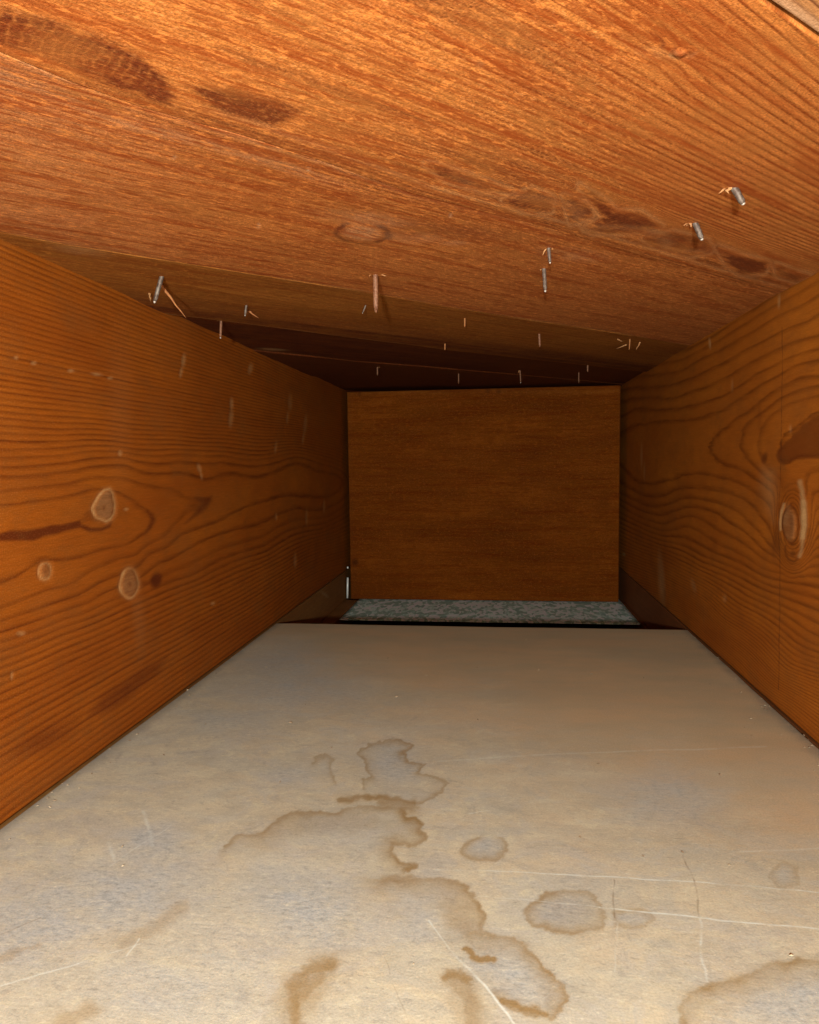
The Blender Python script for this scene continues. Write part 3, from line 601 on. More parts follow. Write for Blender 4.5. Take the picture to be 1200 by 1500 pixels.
# ------------------------------------------------------------------ floor sheet
def floor_build():
    ys = np.concatenate([np.linspace(-.55, .15, 24)[:-1], geo(.15, YE, .0029, .15)])
    xs = np.linspace(XL + .0016, XR - .0018, 740)
    Xg, Yg = np.meshgrid(xs, ys, indexing='ij'); P = np.stack([Xg, Yg, np.full_like(Xg, ZF)], -1)
    q = chart(P.reshape(-1, 3)); N = len(q); x, y = q[:, 0], q[:, 1]
    # wander the outlines a little so that no stain has a ruled edge
    n1 = (fbm(x / 16., y / 12., 1, 3) - .5) * 12; n2 = (fbm(x / 16., y / 12., 11, 3) - .5) * 9
    qw = q + np.stack([n1 + (fbm(x / 5., y / 4., 21, 2) - .5) * 5, n2 + (fbm(x / 5., y / 4., 22, 2) - .5) * 4], -1)
    st = np.zeros(N)
    def line(pts, wd, s, inner=None):
        nonlocal st
        d = polydist(qw, pts); w_ = wd * (.6 + .9 * fbm(x / 22., y / 18., 31, 2))
        st = np.maximum(st, s * (1 - smooth(.15, 1.0, d / np.maximum(w_ * .8, .5))) + .22 * s * (1 - smooth(0, 1, d / (w_ * 2.2))))
    def tide(pts, side, fade, sc, crisp=4.5):
        nonlocal st
        d, sg = signed_line(qw, pts); f = fade * (.45 + 1.1 * fbm(x / 26., y / 20., 33, 3))
        out = 1 - smooth(0, crisp * (.6 + .9 * fbm(x / 30., y / 30., 35)), d)
        inn = .84 * np.exp(-(d / f) ** 1.3) + .16 * np.exp(-(d / 4.5) ** 2)
        st = np.maximum(st, sc * np.where(sg * side > 0, inn, out * .95) * (.6 + .75 * fbm(x / 40., y / 30., 37)))
    tide([(582, 1082), (557, 1085), (540, 1091), (520, 1102), (528, 1110), (538, 1120), (543, 1138), (532, 1143), (530, 1155)], -1, 5, .62, 2.5)
    tide([(582, 1082), (607, 1092), (588, 1105), (600, 1117), (623, 1120), (613, 1132), (640, 1138), (655, 1148), (647, 1160), (633, 1170), (613, 1180), (600, 1185)], 1, 6, .68, 2.5)
    tide([(457, 1117), (465, 1110), (480, 1105), (492, 1110), (483, 1127), (493, 1143)], 1, 5, .5, 2.5)
    line([(500, 1172), (543, 1167), (587, 1173), (607, 1180)], 9, .7); line([(560, 1176), (605, 1180)], 14, .55)
    tide([(600, 1185), (557, 1182), (530, 1183), (510, 1185), (493, 1195), (478, 1190), (427, 1193), (400, 1208), (380, 1222), (345, 1225), (330, 1240)], -1, 14, .75)
    tide([(587, 1187), (600, 1200), (617, 1207), (613, 1217), (623, 1230), (600, 1240), (577, 1237), (573, 1250), (587, 1263), (613, 1268), (597, 1277)], 1, 15, .85)
    line([(563, 1290), (600, 1288)], 14, .55)
    tide([(563, 1288), (600, 1290), (650, 1288), (670, 1294), (690, 1308), (704, 1325), (709, 1342), (705, 1365), (718, 1370)], 1, 26, .78)
    tide([(690, 1366), (722, 1370), (752, 1374), (770, 1386), (784, 1404), (800, 1424), (822, 1440), (831, 1460), (822, 1482), (806, 1494), (780, 1490), (750, 1480), (728, 1466)], 1, 17, .85)
    line([(684, 1390), (694, 1404), (722, 1406)], 11, .9); line([(735, 1465), (765, 1478), (800, 1488)], 12, .8)
    tide([(697, 1228), (684, 1236), (678, 1248), (684, 1259), (700, 1263), (727, 1261), (743, 1248), (741, 1236), (735, 1230)], -1, 10, .62)
    tide([(780, 1356), (772, 1340), (778, 1325), (800, 1312), (830, 1306), (860, 1308), (876, 1320), (888, 1345), (882, 1360), (855, 1366), (835, 1371), (805, 1364), (780, 1356)], 1, 13, .70)
    tide([(903, 1348), (898, 1338), (915, 1332), (935, 1331), (952, 1338), (956, 1350), (945, 1358), (920, 1360), (905, 1355)], 1, 9, .55)
    tide([(1128, 1285), (1132, 1272), (1145, 1264), (1168, 1272), (1170, 1296), (1140, 1300), (1128, 1285)], 1, 8, .35)
    tide([(1005, 1515), (997, 1480), (1010, 1455), (1040, 1444), (1080, 1436), (1120, 1418), (1165, 1407), (1215, 1414)], 1, 26, .72, 7)
    line([(485, 1412), (450, 1424), (432, 1448), (432, 1520)], 24, .7); line([(470, 1430), (440, 1460)], 26, .6)
    line([(655, 1432), (672, 1428), (688, 1440)], 12, .8); line([(672, 1440), (690, 1470), (690, 1520)], 30, .55)
    line([(180, 1380), (225, 1360), (265, 1330)], 20, .30); line([(90, 1500), (130, 1480)], 26, .40)
    line([(0, 1405), (60, 1385)], 10, .30)
    def wash(pts, s, so=12):
        nonlocal st
        st = np.maximum(st, s * patch(qw, pts, so) * (.6 + .8 * fbm(x / 25., y / 20., 91)))
    wash([(640, 1300), (680, 1300), (705, 1330), (712, 1375), (690, 1385), (660, 1360), (640, 1330)], .45)
    wash([(560, 1200), (600, 1205), (620, 1230), (575, 1250), (600, 1275), (560, 1290)], .25)
    wash([(400, 1195), (480, 1190), (560, 1185), (560, 1215), (470, 1225), (400, 1225)], .28)
    wash([(690, 1380), (760, 1375), (810, 1430), (830, 1470), (800, 1485), (790, 1430), (750, 1395), (700, 1400)], .40)
    wash([(773, 1340), (800, 1310), (860, 1305), (890, 1345), (860, 1372), (800, 1365)], .22)
    wash([(420, 1425), (490, 1405), (495, 1430), (450, 1500), (410, 1510), (405, 1460)], .40)
    wash([(655, 1425), (690, 1425), (720, 1500), (670, 1510), (655, 1470)], .35)
    wash([(1000, 1450), (1100, 1420), (1205, 1400), (1205, 1440), (1100, 1450), (1040, 1470), (1030, 1505), (1000, 1505)], .30)
    blue = np.zeros(N)
    for c, rx, ry, a, s in [((578, 1120), 38, 34, 20, .6), ((480, 1125), 12, 15, 0, .25), ((825, 1335), 42, 22, 0, .85), ((712, 1243), 24, 11, 0, .6), ((926, 1346), 24, 9, 0, .55), ((750, 1430), 60, 32, 25, .8), ((1148, 1284), 16, 13, 0, .35),
                            ((1160, 1470), 75, 40, -10, .7), ((215, 1240), 50, 26, -15, .8), ((190, 1310), 110, 50, -10, .8), ((60, 1350), 90, 55, -20, .75), ((450, 1330), 90, 60, 20, .7), ((330, 1400), 90, 60, 0, .35),
                            ((240, 1450), 110, 40, 0, .5), ((500, 1225), 70, 30, 0, .30), ((620, 1330), 45, 60, 10, .45), ((420, 975), 60, 30, 0, .45), ((440, 1010), 90, 28, 0, .5), ((350, 1060), 60, 20, 0, .35), ((425, 1135), 35, 15, 0, .5), ((980, 1170), 70, 40, 0, .45), ((860, 1290), 60, 30, 0, .2)]:
        blue = np.maximum(blue, s * blob(qw, c, rx, ry, a, .75) * (.55 + .9 * fbm(x / 30., y / 14., 71)))
    # the worn pale zone in front and on the left, the buff zone at the back and right
    wear = smooth(.50, .20, P[..., 1].ravel() + .80 * P[..., 0].ravel() + .10 * (fbm(x / 90., y / 60., 51) - .5)); 
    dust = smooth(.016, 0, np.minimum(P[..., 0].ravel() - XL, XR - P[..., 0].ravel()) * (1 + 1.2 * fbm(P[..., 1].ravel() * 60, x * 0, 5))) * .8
    P[..., 2] += (fbm(Xg * 12, Yg * 12, 5) - .5) * .0012 - edge_round(Yg, -9, YE, .0012)
    A = dict(stain=st, blue=blue, wear=wear, dust=dust, gco=np.stack([Xg.ravel(), Yg.ravel(), np.zeros(N)], -1))
    k = NT('floor_sheet'); g = k.attr('gco', True)
    m1 = k.noise(g, (10, 22, 1), detail=5, rough=.65); m2 = k.noise(g, (60, 95, 1), detail=5, rough=.72, dist=.4); m3 = k.noise(g, (300, 620, 1), detail=4, rough=.75); m4 = k.noise(g, (1300, 1300, 1), detail=2)
    m5 = k.noise(g, (22, 36, 2), detail=5, rough=.7, dist=.6)
    buff = k.mix(k.ramp(m1, [(.40, 0), (.60, 1)]), (.62, .425, .265), (.53, .395, .262))
    wr = k.attr('wear'); wg = k.math('MULTIPLY_ADD', wr, .85, .15)
    worn = k.mix(k.ramp(m5, [(.44, 0), (.56, 1)]), (.58, .51, .40), (.51, .475, .41))
    worn = k.mix(k.ramp(m2, [(.42, .3), (.52, 0)]), worn, (.50, .47, .40))
    worn = k.mix(k.ramp(m2, [(.52, 0), (.62, .3)]), worn, (.66, .61, .48))
    c = k.mix(k.math('ADD', k.attr('wear'), k.math('MULTIPLY', k.math('SUBTRACT', m5, .5), .7), clamp=True), buff, worn)
    c = k.mix(k.math('MULTIPLY', k.ramp(m5, [(.34, .6), (.45, 0)]), wg), c, (.45, .43, .41))
    m6 = k.noise(g, (34, 46, 5), detail=5, rough=.75, dist=1.2); m7 = k.noise(g, (75, 95, 9), detail=5, rough=.75, dist=.8)
    c = k.mix(k.math('MULTIPLY', k.ramp(m6, [(.50, 0), (.60, .6)]), wr), c, (.50, .475, .45))
    c = k.mix(k.math('MULTIPLY', k.ramp(m6, [(.36, .5), (.46, 0)]), wr), c, (.63, .565, .45))
    c = k.mix(k.math('MULTIPLY', k.ramp(m7, [(.56, 0), (.64, .6)]), wr), c, (.66, .60, .46))
    c = k.mix(k.math('MULTIPLY', k.ramp(m7, [(.34, .5), (.43, 0)]), wg), c, (.33, .31, .29))
    c = k.mix(k.math('MULTIPLY', k.ramp(m2, [(.38, .22), (.5, 0)]), wg), c, (.36, .31, .25))
    bl = k.math('MULTIPLY', k.attr('blue'), k.ramp(m2, [(.35, .5), (.6, 1.1)]), clamp=True)
    c = k.mix(k.math('MULTIPLY', bl, 1.2, clamp=True), c, (.455, .46, .475))
    c = k.mix(k.math('MULTIPLY', bl, k.ramp(m3, [(.42, .6), (.52, 0)])), c, (.27, .29, .31))
    # dark dashes where the skin has worn through
    dash = k.math('MULTIPLY', k.ramp(m3, [(.34, 1), (.43, 0)]), k.math('MULTIPLY_ADD', k.attr('wear'), .40, .04))
    c = k.mix(dash, c, (.26, .24, .22))
    c = k.mix(k.math('MULTIPLY', k.ramp(m3, [(.56, 0), (.66, .5)]), k.attr('wear')), c, (.70, .66, .55))
    stn = k.math('MULTIPLY', k.attr('stain'), k.math('MULTIPLY_ADD', m2, .9, .45), clamp=True)
    c = k.mix(k.math('MULTIPLY', stn, 1.15, clamp=True), c, (.31, .212, .108))
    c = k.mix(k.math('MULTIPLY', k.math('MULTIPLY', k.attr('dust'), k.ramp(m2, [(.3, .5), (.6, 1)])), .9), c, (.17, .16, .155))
    c = k.mix(1.0, c, k.ramp(m4, [(.3, (.88, .94, .89)), (.7, (1.07, 1.12, 1.07))]), 'MULTIPLY')
    sx = [((640, 1274), (760, 1279), .00055, .45, 1), ((760, 1279), (980, 1290), .0006, .7, 1), ((980, 1290), (1210, 1308), .0006, .6, 1), ((700, 1313), (880, 1331), .0004, .35, 1), ((880, 1331), (1210, 1362), .0006, .9, 1),
          ((630, 1350), (672, 1408), .0005, .6, 1), ((672, 1408), (765, 1510), .0006, .85, 1), ((1000, 1255), (1018, 1292), .0005, .6, 0), ((1018, 1292), (1026, 1345), .0005, .55, 0), ((1026, 1345), (1028, 1395), .0006, .5, 1), ((1028, 1395), (1036, 1438), .0006, .5, 1),
          ((640, 1116), (900, 1101), .0012, .28, 1), ((900, 1101), (1120, 1093), .0012, .30, 1), ((0, 1445), (110, 1412), .0006, .5, 1), ((110, 1412), (205, 1382), .0005, .4, 1), ((899, 1290), (898, 1345), .0004, .6, 0), ((185, 1400), (203, 1375), .0005, .6, 1),
          ((685, 1193), (718, 1188), .0004, .6, 1), ((903, 1352), (903, 1425), .0004, .25, 1), ((0, 1370), (60, 1345), .0005, .4, 0), ((1070, 1250), (1210, 1243), .0008, .3, 1), ((600, 1500), (560, 1400), .0003, .3, 0), ((250, 1210), (160, 1270), .0005, .35, 1),
          ((210, 1190), (222, 1240), .0012, .4, 1), ((160, 1235), (168, 1262), .0012, .4, 1)]
    off = k.n.new('ShaderNodeVectorMath'); off.operation = 'ADD'; k.link(g, off.inputs[0])
    nz = k.n.new('ShaderNodeTexNoise'); nz.inputs['Scale'].default_value = 45; nz.inputs['Detail'].default_value = 3; k.link(g, nz.inputs['Vector'])
    k.link(k.vmul(nz.outputs['Color'], (.004, .004, 0)), off.inputs[1])
    brk = k.ramp(k.noise(g, (160, 160, 1), detail=2), [(.35, .25), (.55, 1)]); hs = None
    for a, b, wd, s, bright in sx:
        A3 = at_level(*a, ZF); B3 = at_level(*b, ZF)
        d = k.segdist(off.outputs[0], (A3[0] + .002, A3[1] + .002), (B3[0] + .002, B3[1] + .002))
        m = k.math('MULTIPLY', k.math('MULTIPLY', k.ramp(k.math('DIVIDE', d, wd), [(.1, 1.0), (1.0, 0.0)]), s * .8), brk)
        c = k.mix(m, c, (.76, .86, .82) if bright else (.17, .12, .07)); hs = m if hs is None else k.math('ADD', hs, m)
    k.link(c, k.b.inputs['Base Color']); k.b.inputs['Roughness'].default_value = .6; k.b.inputs['Specular IOR Level'].default_value = .3
    h = k.math('ADD', k.math('MULTIPLY', m3, .5), k.math('MULTIPLY', m4, .35))
    k.link(k.bump(h, .5, .0003), k.b.inputs['Normal'])
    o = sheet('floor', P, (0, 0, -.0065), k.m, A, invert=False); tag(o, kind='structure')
floor_build()

# crumbs of sawdust and lint lying on the floor sheet
def crumbs():
    r = random.Random(11); vs = []; fs = []
    spots = [(425, 1059), (700, 1055), (625, 990), (240, 1107), (410, 1147), (180, 1270), (876, 1120), (568, 965), (1178, 1078), (426, 1060), (1000, 1250), (1040, 1003), (390, 978), (866, 988)]
    pts = [at_level(u, v, ZF) for u, v in spots]
    for _ in range(90):
        side = r.random() < .5; y = r.uniform(.17, .6); off = abs(r.gauss(.0, .006)) + .0022
        pts.append(np.array([XL + off if side else XR - off, y, ZF]))
    for _ in range(40): pts.append(np.array([r.uniform(XL + .01, XR - .01), r.uniform(.18, .6), ZF]))
    for i, p in enumerate(pts):
        rr = (.0006 if i < len(spots) else r.uniform(.0002, .0006)); a = r.uniform(0, 6.28); n0 = len(vs); L = rr * r.uniform(1.0, 2.6)
        for (sx, sy, sz) in ((-1, 0, 0), (0, -.5, 0), (1, 0, 0), (0, .5, 0), (-.1, .05, .8)):
            x = sx * L; y = sy * rr * 1.4; vs.append((p[0] + x * math.cos(a) - y * math.sin(a), p[1] + x * math.sin(a) + y * math.cos(a), ZF + .0004 + sz * rr * r.uniform(.6, 1)))
        fs += [(n0, n0 + 1, n0 + 4), (n0 + 1, n0 + 2, n0 + 4), (n0 + 2, n0 + 3, n0 + 4), (n0 + 3, n0, n0 + 4)]
    k = NT('sawdust'); tc = k.n.new('ShaderNodeTexCoord'); k.link(k.ramp(k.noise(tc.outputs['Object'], (80, 80, 80)), [(.4, (.26, .19, .12)), (.6, (.55, .45, .30))]), k.b.inputs['Base Color']); k.b.inputs['Roughness'].default_value = .9
    me = bpy.data.meshes.new('sawdust_crumbs'); me.from_pydata(vs, [], fs); o = link_mesh('sawdust_crumbs', me, k.m)
    tag(o, 'scattered pale crumbs of sawdust and lint lying on the grey floor sheet', 'sawdust', kind='stuff')
crumbs()

# ------------------------------------------------------------------ far end: plywood panel, side blocks, metal flashing
def simple_wood(name, early, late, **kw): return wood(name, early, late, **kw)
def board_grid(name, o, du, dv, nu, nv, thick, mat, attrfn, parent=None, invert=False, wobble=.0005):
    o = np.array(o); du = np.array(du); dv = np.array(dv); u = np.linspace(0, 1, nu); v = np.linspace(0, 1, nv)
    U, V = np.meshgrid(u, v, indexing='ij'); P = o + U[..., None] * du + V[..., None] * dv; q = chart(P.reshape(-1, 3)); N = len(q)
    Lu, Lv = np.linalg.norm(du), np.linalg.norm(dv)
    A = dict(sawm=np.ones(N), ring=V.ravel() * Lv / .006, line=np.full(N, .5), dark=np.zeros(N), pale=np.zeros(N), knot=np.zeros(N), gco=np.stack([U.ravel() * Lu + o[0] * 3, V.ravel() * Lv + o[2], np.zeros(N)], -1))
    if attrfn: attrfn(q, A)
    A['sharp'] = sharpness(A['ring'], q, U.shape, 8.0)
    nrm = -np.array(thick) / np.linalg.norm(thick)
    P = P + nrm * ((fbm(U * Lu * 30, V * Lv * 30, 3) - .5) * wobble)[..., None]
    return sheet(name, P, thick, mat, A, parent, invert)

def panel_marks(q, A):
    x, y = q[:, 0], q[:, 1]
    A['ring'] = (y / 30.) + 4 * (fbm(x / 160., y / 34., 3) - .5); A['line'] = .10 + .3 * fbm(x / 70., y / 20., 6)
    for c, rx, ry, s in (((520, 824), 5, 6, .85), ((527, 574), 2.5, 5, .8), ((560, 700), 40, 8, .18), ((640, 690), 50, 6, .15), ((885, 735), 8, 14, .3), ((780, 640), 30, 3, .35), ((715, 572), 3, 4, .7), ((731, 573), 3, 4, .7), ((600, 585), 14, 6, .2), ((505, 740), 12, 7, .35), ((640, 690), 16, 10, .2)):
        A['dark'] = np.maximum(A['dark'], s * blob(q, c, rx, ry, 0, .7))
    A['dark'] = np.maximum(A['dark'], .35 * smooth(780, 880, y) * (1 - smooth(520, 700, x)) + .25 * (fbm(x / 120., y / 22., 12) > 2))
    A['pale'] = np.maximum(A['pale'], .25 * smooth(3.5, .5, x - 508) * (y < 860)); A['pale'] = np.maximum(A['pale'], .12 * smooth(6, 1, np.abs(y - 574)))
m_ply = wood('plywood', (.250, .064, .0050), (.125, .026, .0016), line=.7, mott=.60, fib=.35, fuzz=.36, dark=(.05, .010, .002), pale=(.30, .13, .03), wob=1.2, bump=.7, spec=.015)
pnl = tag(empty('end_panel', (-.02, YP, ZF - .038)), 'brown plywood panel closing the far end between the two rafters', 'panel')
def local(o, parent):
    o.matrix_parent_inverse = Matrix.Translation(-parent.location); return o
a = at_depth(508.5, 571, YP); b = at_depth(909, 567.5, YP); c_ = at_depth(508.5, 880, YP); d_ = at_depth(905.5, 879, YP)
XPL, XPR = a[0], b[0]; ZPB = .5 * (c_[2] + d_[2]); ZPT = ZC - .0030
local(board_grid('plywood_sheet', (XPL, YP, ZPB), (XPR - XPL, 0, 0), (0, 0, ZPT - ZPB), 260, 200, (0, .0125, 0), m_ply, panel_marks, pnl, invert=False), pnl)

def plain(q, A): A['line'] *= .8; A['dark'] += .35
m_blk = wood('block_wood', (.34, .15, .040), (.18, .06, .014), line=.6, mott=.35, fib=.45, fuzz=.2, pale=(.42, .27, .13), dark=(.08, .03, .012))
m_blk2 = wood('block_wood_dark', (.26, .09, .026), (.12, .035, .01), line=.6, mott=.35, fib=.45, fuzz=.1, pale=(.42, .25, .12), dark=(.05, .016, .007))
ZB = ZPB - .0012                                   # level of the flashing
def blk(X, side, mat, label, nm, lw):
    ye = 1.06
    bt = empty(nm, (X - side * .019, .7, ZB)); tag(bt, label, 'wood block')
    def mk(q, A):
        A['line'] *= .7
        if side > 0: A['pale'] = np.maximum(A['pale'], .6 * blob(q, (476, 871), 7, 1.6, 42, .6))
    o = board_grid('side_board', (X, -.5, ZB - .04), (0, ye + .5, 0), (0, 0, ZF - .0012 - ZB + .04), 200, 60, (-side * .037, 0, 0), mat, mk, bt, invert=(side > 0), wobble=.0006); local(o, bt)
    o = board_grid('ledge', (X, .62, ZB + .0006), (side * lw, .0, 0), (0, YP - .003 - .62, 0), 20, 120, (0, 0, -.018), mat, None, bt, invert=False, wobble=.0004); local(o, bt)
blk(XL - .0006, 1, m_blk, 'tan wooden block with a narrow ledge beneath the far end of the left rafter', 'wood_block', .0165)
blk(XR + .0006, -1, m_blk2, 'dark wooden block beneath the far end of the right rafter', 'wood_block.001', .0035)

# added sheets stop stray light; gap shade is put into their near-black colour
k = NT('gap_shade_black'); g = k.attr('gco', True); k.link(k.ramp(k.noise(g, (200, 200, 1), detail=3), [(.3, .008), (.7, .02)]), k.b.inputs['Base Color']); k.b.inputs['Roughness'].default_value = .9; m_gap_shade = k.m
bb = board_grid('added_back_sheet', (-.3, 1.065, -.27), (.6, 0, 0), (0, 0, .4), 20, 20, (0, .02, 0), m_gap_shade, None, wobble=.001); tag(bb, kind='structure')
bb = board_grid('added_bottom_sheet', (-.3, -.5, -.262), (.6, 0, 0), (0, 1.56, 0), 20, 40, (0, 0, -.012), m_gap_shade, None, wobble=.001); tag(bb, kind='structure')

# galvanised flashing
k = NT('galvanised_steel'); g = k.attr('gco', True)
vor = k.n.new('ShaderNodeTexVoronoi'); vor.inputs['Scale'].default_value = 1; k.link(k.vmul(g, (240, 110, 1)), vor.inputs['Vector']); vor.inputs['Randomness'].default_value = 1
sep = k.n.new('ShaderNodeSeparateColor'); k.link(vor.outputs['Color'], sep.inputs[0])
nn = k.noise(g, (170, 80, 1), detail=4, rough=.75)
sp = k.math('ADD', k.math('MULTIPLY', sep.outputs[0], .55), k.math('MULTIPLY', nn, .55))
c = k.ramp(sp, [(.38, (.36, .56, .48)), (.5, (.52, .76, .66)), (.58, (.80, 1, .92)), (.72, (.95, 1, 1))])
k.link(c, k.b.inputs['Base Color']); k.b.inputs['Metallic'].default_value = .1; k.link(k.math('MULTIPLY_ADD', sep.outputs[1], .3, .4), k.b.inputs['Roughness'])
k.link(k.bump(sep.outputs[2], .3, .0003), k.b.inputs['Normal'])
m0 = at_level(500, 908.5, ZB); m1_ = at_level(937, 912, ZB); YM0 = .5 * (m0[1] + m1_[1])
fl = tag(empty('metal_flashing', (0, YM0, ZB)), 'strip of mottled grey galvanised sheet metal below the plywood end panel', 'sheet metal')
xl = XL + .0165; xr = XR - .0035
local(board_grid('metal_sheet', (xl, YM0, ZB), (xr - xl, 0, 0), (0, .15, 0), 60, 20, (0, 0, -.0012), k.m, None, fl, invert=False, wobble=.0008), fl)
0 and local(board_grid('folded_lip', (xl, YM0 + .0002, ZB - .013), (xr - xl, 0, 0), (0, 0, .0118), 30, 4, (0, .0010, 0), k.m, None, fl, invert=False, wobble=.0002), fl)

# bright sliver in the gap at the panel's lower left corner
k = NT('bright_sliver_finish'); k.b.inputs['Base Color'].default_value = (.9, .9, .86, 1); k.b.inputs['Metallic'].default_value = .1; k.b.inputs['Roughness'].default_value = .35
def tube(name, pts, rad, mat, parent=None, seg=8, flat=1.0, cap=True, loc=(0, 0, 0)):
    P = [Vector(p) for p in pts]; vs = []; fs = []
    for i, p in enumerate(P):
        t = (P[min(i + 1, len(P) - 1)] - P[max(i - 1, 0)]).normalized(); a = t.cross(Vector((.31, .87, .13))).normalized(); b = t.cross(a)
        r = rad[i]
        for j in range(seg):
            th = 2 * math.pi * j / seg; vs.append(p + (a * math.cos(th) + b * math.sin(th) * flat) * r)
    for i in range(len(P) - 1):
        for j in range(seg):
            j2 = (j + 1) % seg; fs.append((i * seg + j, i * seg + j2, (i + 1) * seg + j2, (i + 1) * seg + j))
    fs.append(tuple(range(seg))[::-1]); fs.append(tuple((len(P) - 1) * seg + j for j in range(seg)))
    me = bpy.data.meshes.new(name); me.from_pydata([tuple(v) for v in vs], [], fs); me.update()
    for p in me.polygons: p.use_smooth = True
    return link_mesh(name, me, mat, parent, loc)
s0 = at_depth(509.5, 846, YP - .003); s1 = at_depth(509.0, 876, YP - .003); s2 = at_depth(509.5, 830, YP - .003); s3 = at_depth(509.5, 832.5, YP - .003)
sv = empty('bright_sliver', tuple(s1)); tag(sv, 'thin bright sliver standing at the lower left corner of the end panel', 'metal clip')
rel = lambda p: tuple(np.array(p) - np.array(s1))
tube('sliver_strip', [rel(s1), rel(.5 * (s0 + s1)), rel(s0)], [.0012, .0013, .0012], k.m, sv, 10)
tube('sliver_dot', [rel(s3), rel(s2)], [.0012, .0010], k.m, sv, 10)

# ------------------------------------------------------------------ nails driven through the roof boards
k = NT('nail_steel'); tc = k.n.new('ShaderNodeTexCoord')
nn = k.noise(tc.outputs['Object'], (700, 700, 500), detail=4, rough=.7)
k.link(k.ramp(nn, [(.35, (.07, .042, .030)), (.5, (.13, .095, .075)), (.65, (.24, .20, .165))]), k.b.inputs['Base Color'])
k.b.inputs['Metallic'].default_value = .3; k.link(k.math('MULTIPLY_ADD', nn, .4, .4), k.b.inputs['Roughness']); m_nail = k.m
k.link(k.bump(nn, .6, .0002), k.b.inputs['Normal'])
k = NT('nail_tip_steel'); k.b.inputs['Base Color'].default_value = (.60, .55, .48, 1); k.b.inputs['Metallic'].default_value = .3; k.b.inputs['Roughness'].default_value = .35; m_tip = k.m
k = NT('rusty_nail'); tc = k.n.new('ShaderNodeTexCoord'); nn = k.noise(tc.outputs['Object'], (900, 900, 600), detail=4, rough=.7)
k.link(k.ramp(nn, [(.35, (.12, .040, .015)), (.5, (.21, .085, .038)), (.68, (.32, .15, .08))]), k.b.inputs['Base Color']); k.b.inputs['Roughness'].default_value = .6; m_rust = k.m
k = NT('torn_wood'); tc = k.n.new('ShaderNodeTexCoord'); nn = k.noise(tc.outputs['Object'], (600, 600, 200), detail=4, rough=.7)
k.link(k.ramp(nn, [(.35, (.30, .115, .035)), (.65, (.52, .26, .10))]), k.b.inputs['Base Color']); k.b.inputs['Roughness'].default_value = .8; m_torn = k.m
k = NT('dark_splinter'); tc = k.n.new('ShaderNodeTexCoord'); nn = k.noise(tc.outputs['Object'], (600, 600, 200), detail=4, rough=.7)
k.link(k.ramp(nn, [(.35, (.28, .09, .025)), (.65, (.42, .17, .05))]), k.b.inputs['Base Color']); k.b.inputs['Roughness'].default_value = .8; m_spl = k.m

def shard(name, p0, p1, w0, mat, parent, seed=0):
    """a torn splinter: flat, ragged, pointed"""
    r = random.Random(seed); p0 = Vector(p0); p1 = Vector(p1); L = (p1 - p0).length; ax = (p1 - p0).normalized()
    a = ax.cross(Vector((.2, 1, .1))).normalized(); b = ax.cross(a); n = 6; vs = []; fs = []
    for i in range(n):
        t = i / (n - 1); w = w0 * (1 - t) ** .7 * r.uniform(.75, 1.15) + .00006; c = p0 + ax * L * t + a * r.uniform(-.12, .12) * w0 * 2 + b * math.sin(t * 2) * w0 * .4
        for (s, q) in ((-1, -.3), (1, -.3), (1, .3), (-1, .3)): vs.append(c + a * s * w * .5 + b * q * w)
    for i in range(n - 1):
        for j in range(4): fs.append((i * 4 + j, i * 4 + (j + 1) % 4, i * 4 + 4 + (j + 1) % 4, i * 4 + 4 + j))
    fs += [(3, 2, 1, 0), tuple((n - 1) * 4 + j for j in range(4))]
    me = bpy.data.meshes.new(name); me.from_pydata([tuple(v) for v in vs], [], fs); me.update()
    return link_mesh(name, me, mat, parent)

def nail(base, tip, rad, label, mat=None, torn=(), tipbright=True, group='nail points sticking down through the roof boards', n=[0], extra=()):
    """base, tip: traced on the roof plane and in the upright plane through the base"""
    B = at_level(base[0], base[1], ZC + .0005); q = ray(*tip); T = q * (B[1] + .0003) / q[1]
    rad *= .68 if base[1] < 440 else .58
    e = tag(empty('nail' if n[0] == 0 else 'nail.%03d' % n[0], tuple(B)), label, 'nail', group); n[0] += 1
    v = Vector(T - B); L = v.length; up = -v.normalized() * .006
    tube('shank', [up, v * .0, v * .45, v * .80, v * .93], [rad, rad, rad, rad * .93, rad * .62], mat or m_nail, e, 10)
    tube('point', [v * .93, v * .97, v * 1.0], [rad * .62, rad * .5, rad * .22], m_tip if tipbright else (mat or m_nail), e, 10)
    sc = rad / .0014
    for i, (dx, dy, ln, wd) in enumerate(torn):
        ln *= (.75 + .5 * ((i * 37 + int(base[0])) % 7) / 6); dx += .35 * math.sin(i * 5 + base[0]); wd *= .7; ln *= .8       # fibres pushed out by the point
        th = dx
        p0 = Vector((math.cos(th) * rad * 1.1, math.sin(th) * rad * 1.1, .0012)); p1 = p0 + Vector((math.cos(th) * ln * dy, math.sin(th) * ln * dy, -ln))
        shard('torn_fibre', p0, p1, wd, m_torn, e, seed=i + int(base[0]))
    for (pa, pb, wd, mm) in extra:
        A3 = at_level(pa[0], pa[1], ZC); q = ray(*pb); B3 = q * (A3[1] + .004) / q[1]
        shard('splinter', Vector(A3 - B), Vector(B3 - B), wd, mm, e, seed=int(pa[0]))
    return e
N1 = 'nail points sticking down through the roof boards'
nail((237, 405), (226, 444), .0016, 'long dark nail leaning left beside the top edge of the left rafter', torn=[(2.6, .3, .003, .0012)], extra=[((236, 416), (273, 466), .0012, m_spl), ((219, 430), (222, 441), .0012, m_torn)])
nail((361, 447), (359, 463), .0012, 'short dark nail between the leaning nail and the long brown nail', extra=[((364, 455), (379, 466), .0009, m_spl)])
nail((324, 470), (323, 496), .0014, 'pinkish nail hanging beside the left rafter with a flared base', mat=m_rust, torn=[(3.0, 1.8, .0015, .0016)])
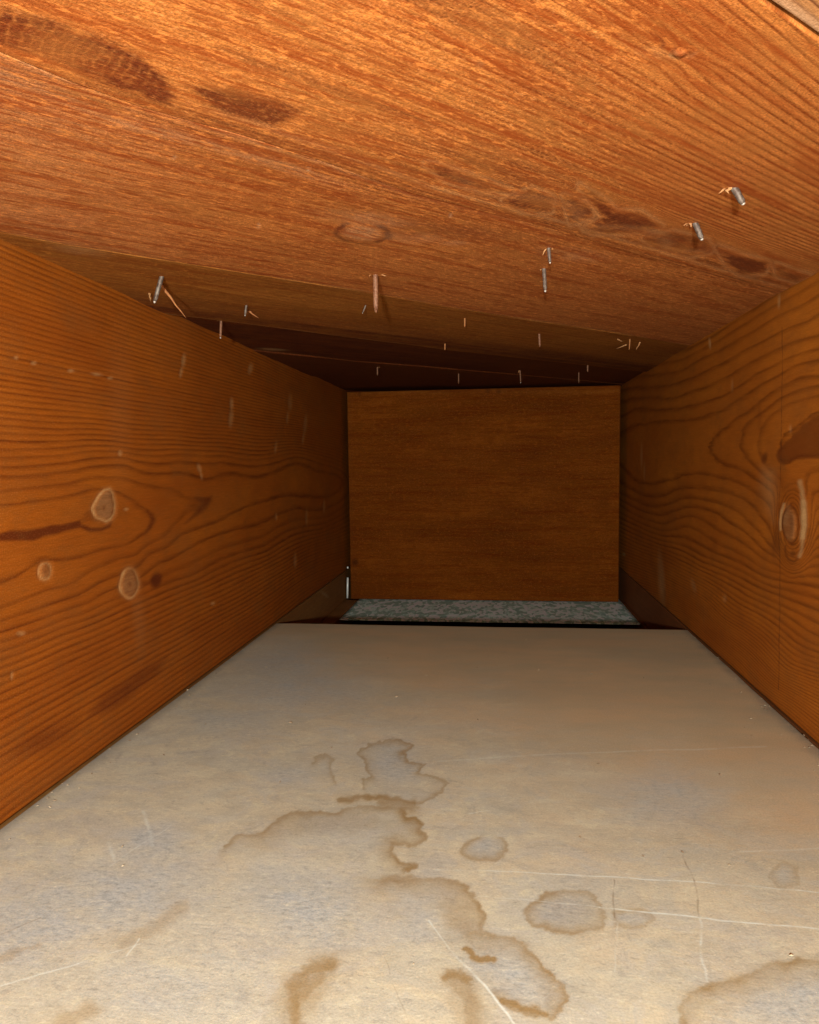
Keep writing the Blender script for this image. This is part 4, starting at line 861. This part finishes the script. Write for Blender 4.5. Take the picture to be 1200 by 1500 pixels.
nail((550, 403), (551, 458), .0019, 'longest brown pointed nail near the middle with a small side splinter', mat=m_rust, tipbright=False, torn=[(.1, 2.2, .0022, .0012), (3.0, .8, .002, .001)])
nail((536, 447), (531, 459), .0007, 'thin tiny nail tip just left of the longest brown nail', torn=[(2.8, .5, .0014, .0008)])
nail((681, 466), (681, 479), .0009, 'tiny yellowish nail tip with spread fibres right of centre', mat=m_spl, tipbright=False, torn=[(3.1, 1.6, .0014, .001), (0, 1.6, .0014, .001)])
nail((790, 489), (791, 508), .0014, 'dull brown nail stub below the pair of stacked nails', mat=m_rust, tipbright=False)
nail((804, 363), (806, 386), .0011, 'upper nail of the pair hanging one above the other right of centre', torn=[(2.4, .8, .0035, .0012), (.6, .5, .003, .0009)])
nail((797, 393), (799, 428), .0014, 'lower grey nail of the pair, with a bright round tip', torn=[(2.9, .5, .002, .0012)])
nail((1018, 325), (1029, 352), .0016, 'stout grey nail with torn wood on its left, left of the two at the right', torn=[(3.1, .15, .0042, .0026), (3.5, 1.1, .003, .0013), (.5, 1.1, .0022, .0013), (2.4, .9, .003, .001), (-.2, 1.4, .0014, .001)])
nail((1075, 274), (1090, 300), .0017, 'stout grey nail with torn wood farthest right, near the dark grain lines', torn=[(3.1, .25, .0042, .0032), (3.4, 1.2, .0032, .0014), (.6, .9, .0018, .0018), (2.6, .6, .003, .0014)])
nail((652, 502), (652, 513), .0010, 'tiny forked nail tip in the dark band at the centre', mat=m_spl, tipbright=False, torn=[(3.1, 1.5, .0016, .0012), (0, 1.5, .0016, .0012)])
nail((762, 544), (763, 561), .0013, 'pale-topped nail tip just above the end panel', mat=m_rust, torn=[(3.1, .2, .003, .0022)])
nail((861, 534), (861, 545), .0014, 'small dim nail tip in shade above the right of the end panel', mat=m_rust, tipbright=False, torn=[(2.9, .9, .002, .002)])
nail((848, 547), (848, 561), .0012, 'lowest dim nail tip, close to the right end of the panel top', mat=m_rust, tipbright=False)
nail((672, 547), (672, 562), .0012, 'dim nail stub near the middle of the panel top edge', mat=m_rust, tipbright=False)
nail((553, 538), (553, 550), .0012, 'dim nail tip above the left part of the end panel', mat=m_rust, tipbright=False, torn=[(3.1, 1.4, .002, .0014), (0, 1.4, .002, .0014)])
nail((923, 497), (922, 512), .0009, 'thin pale nail tip with stray splinters near the right rafter', mat=m_spl, tipbright=False, extra=[((918, 505), (903, 511), .0008, m_torn), ((938, 501), (932, 512), .0010, m_torn), ((905, 497), (912, 500), .001, m_torn)])
for (a_, b_) in []: pass
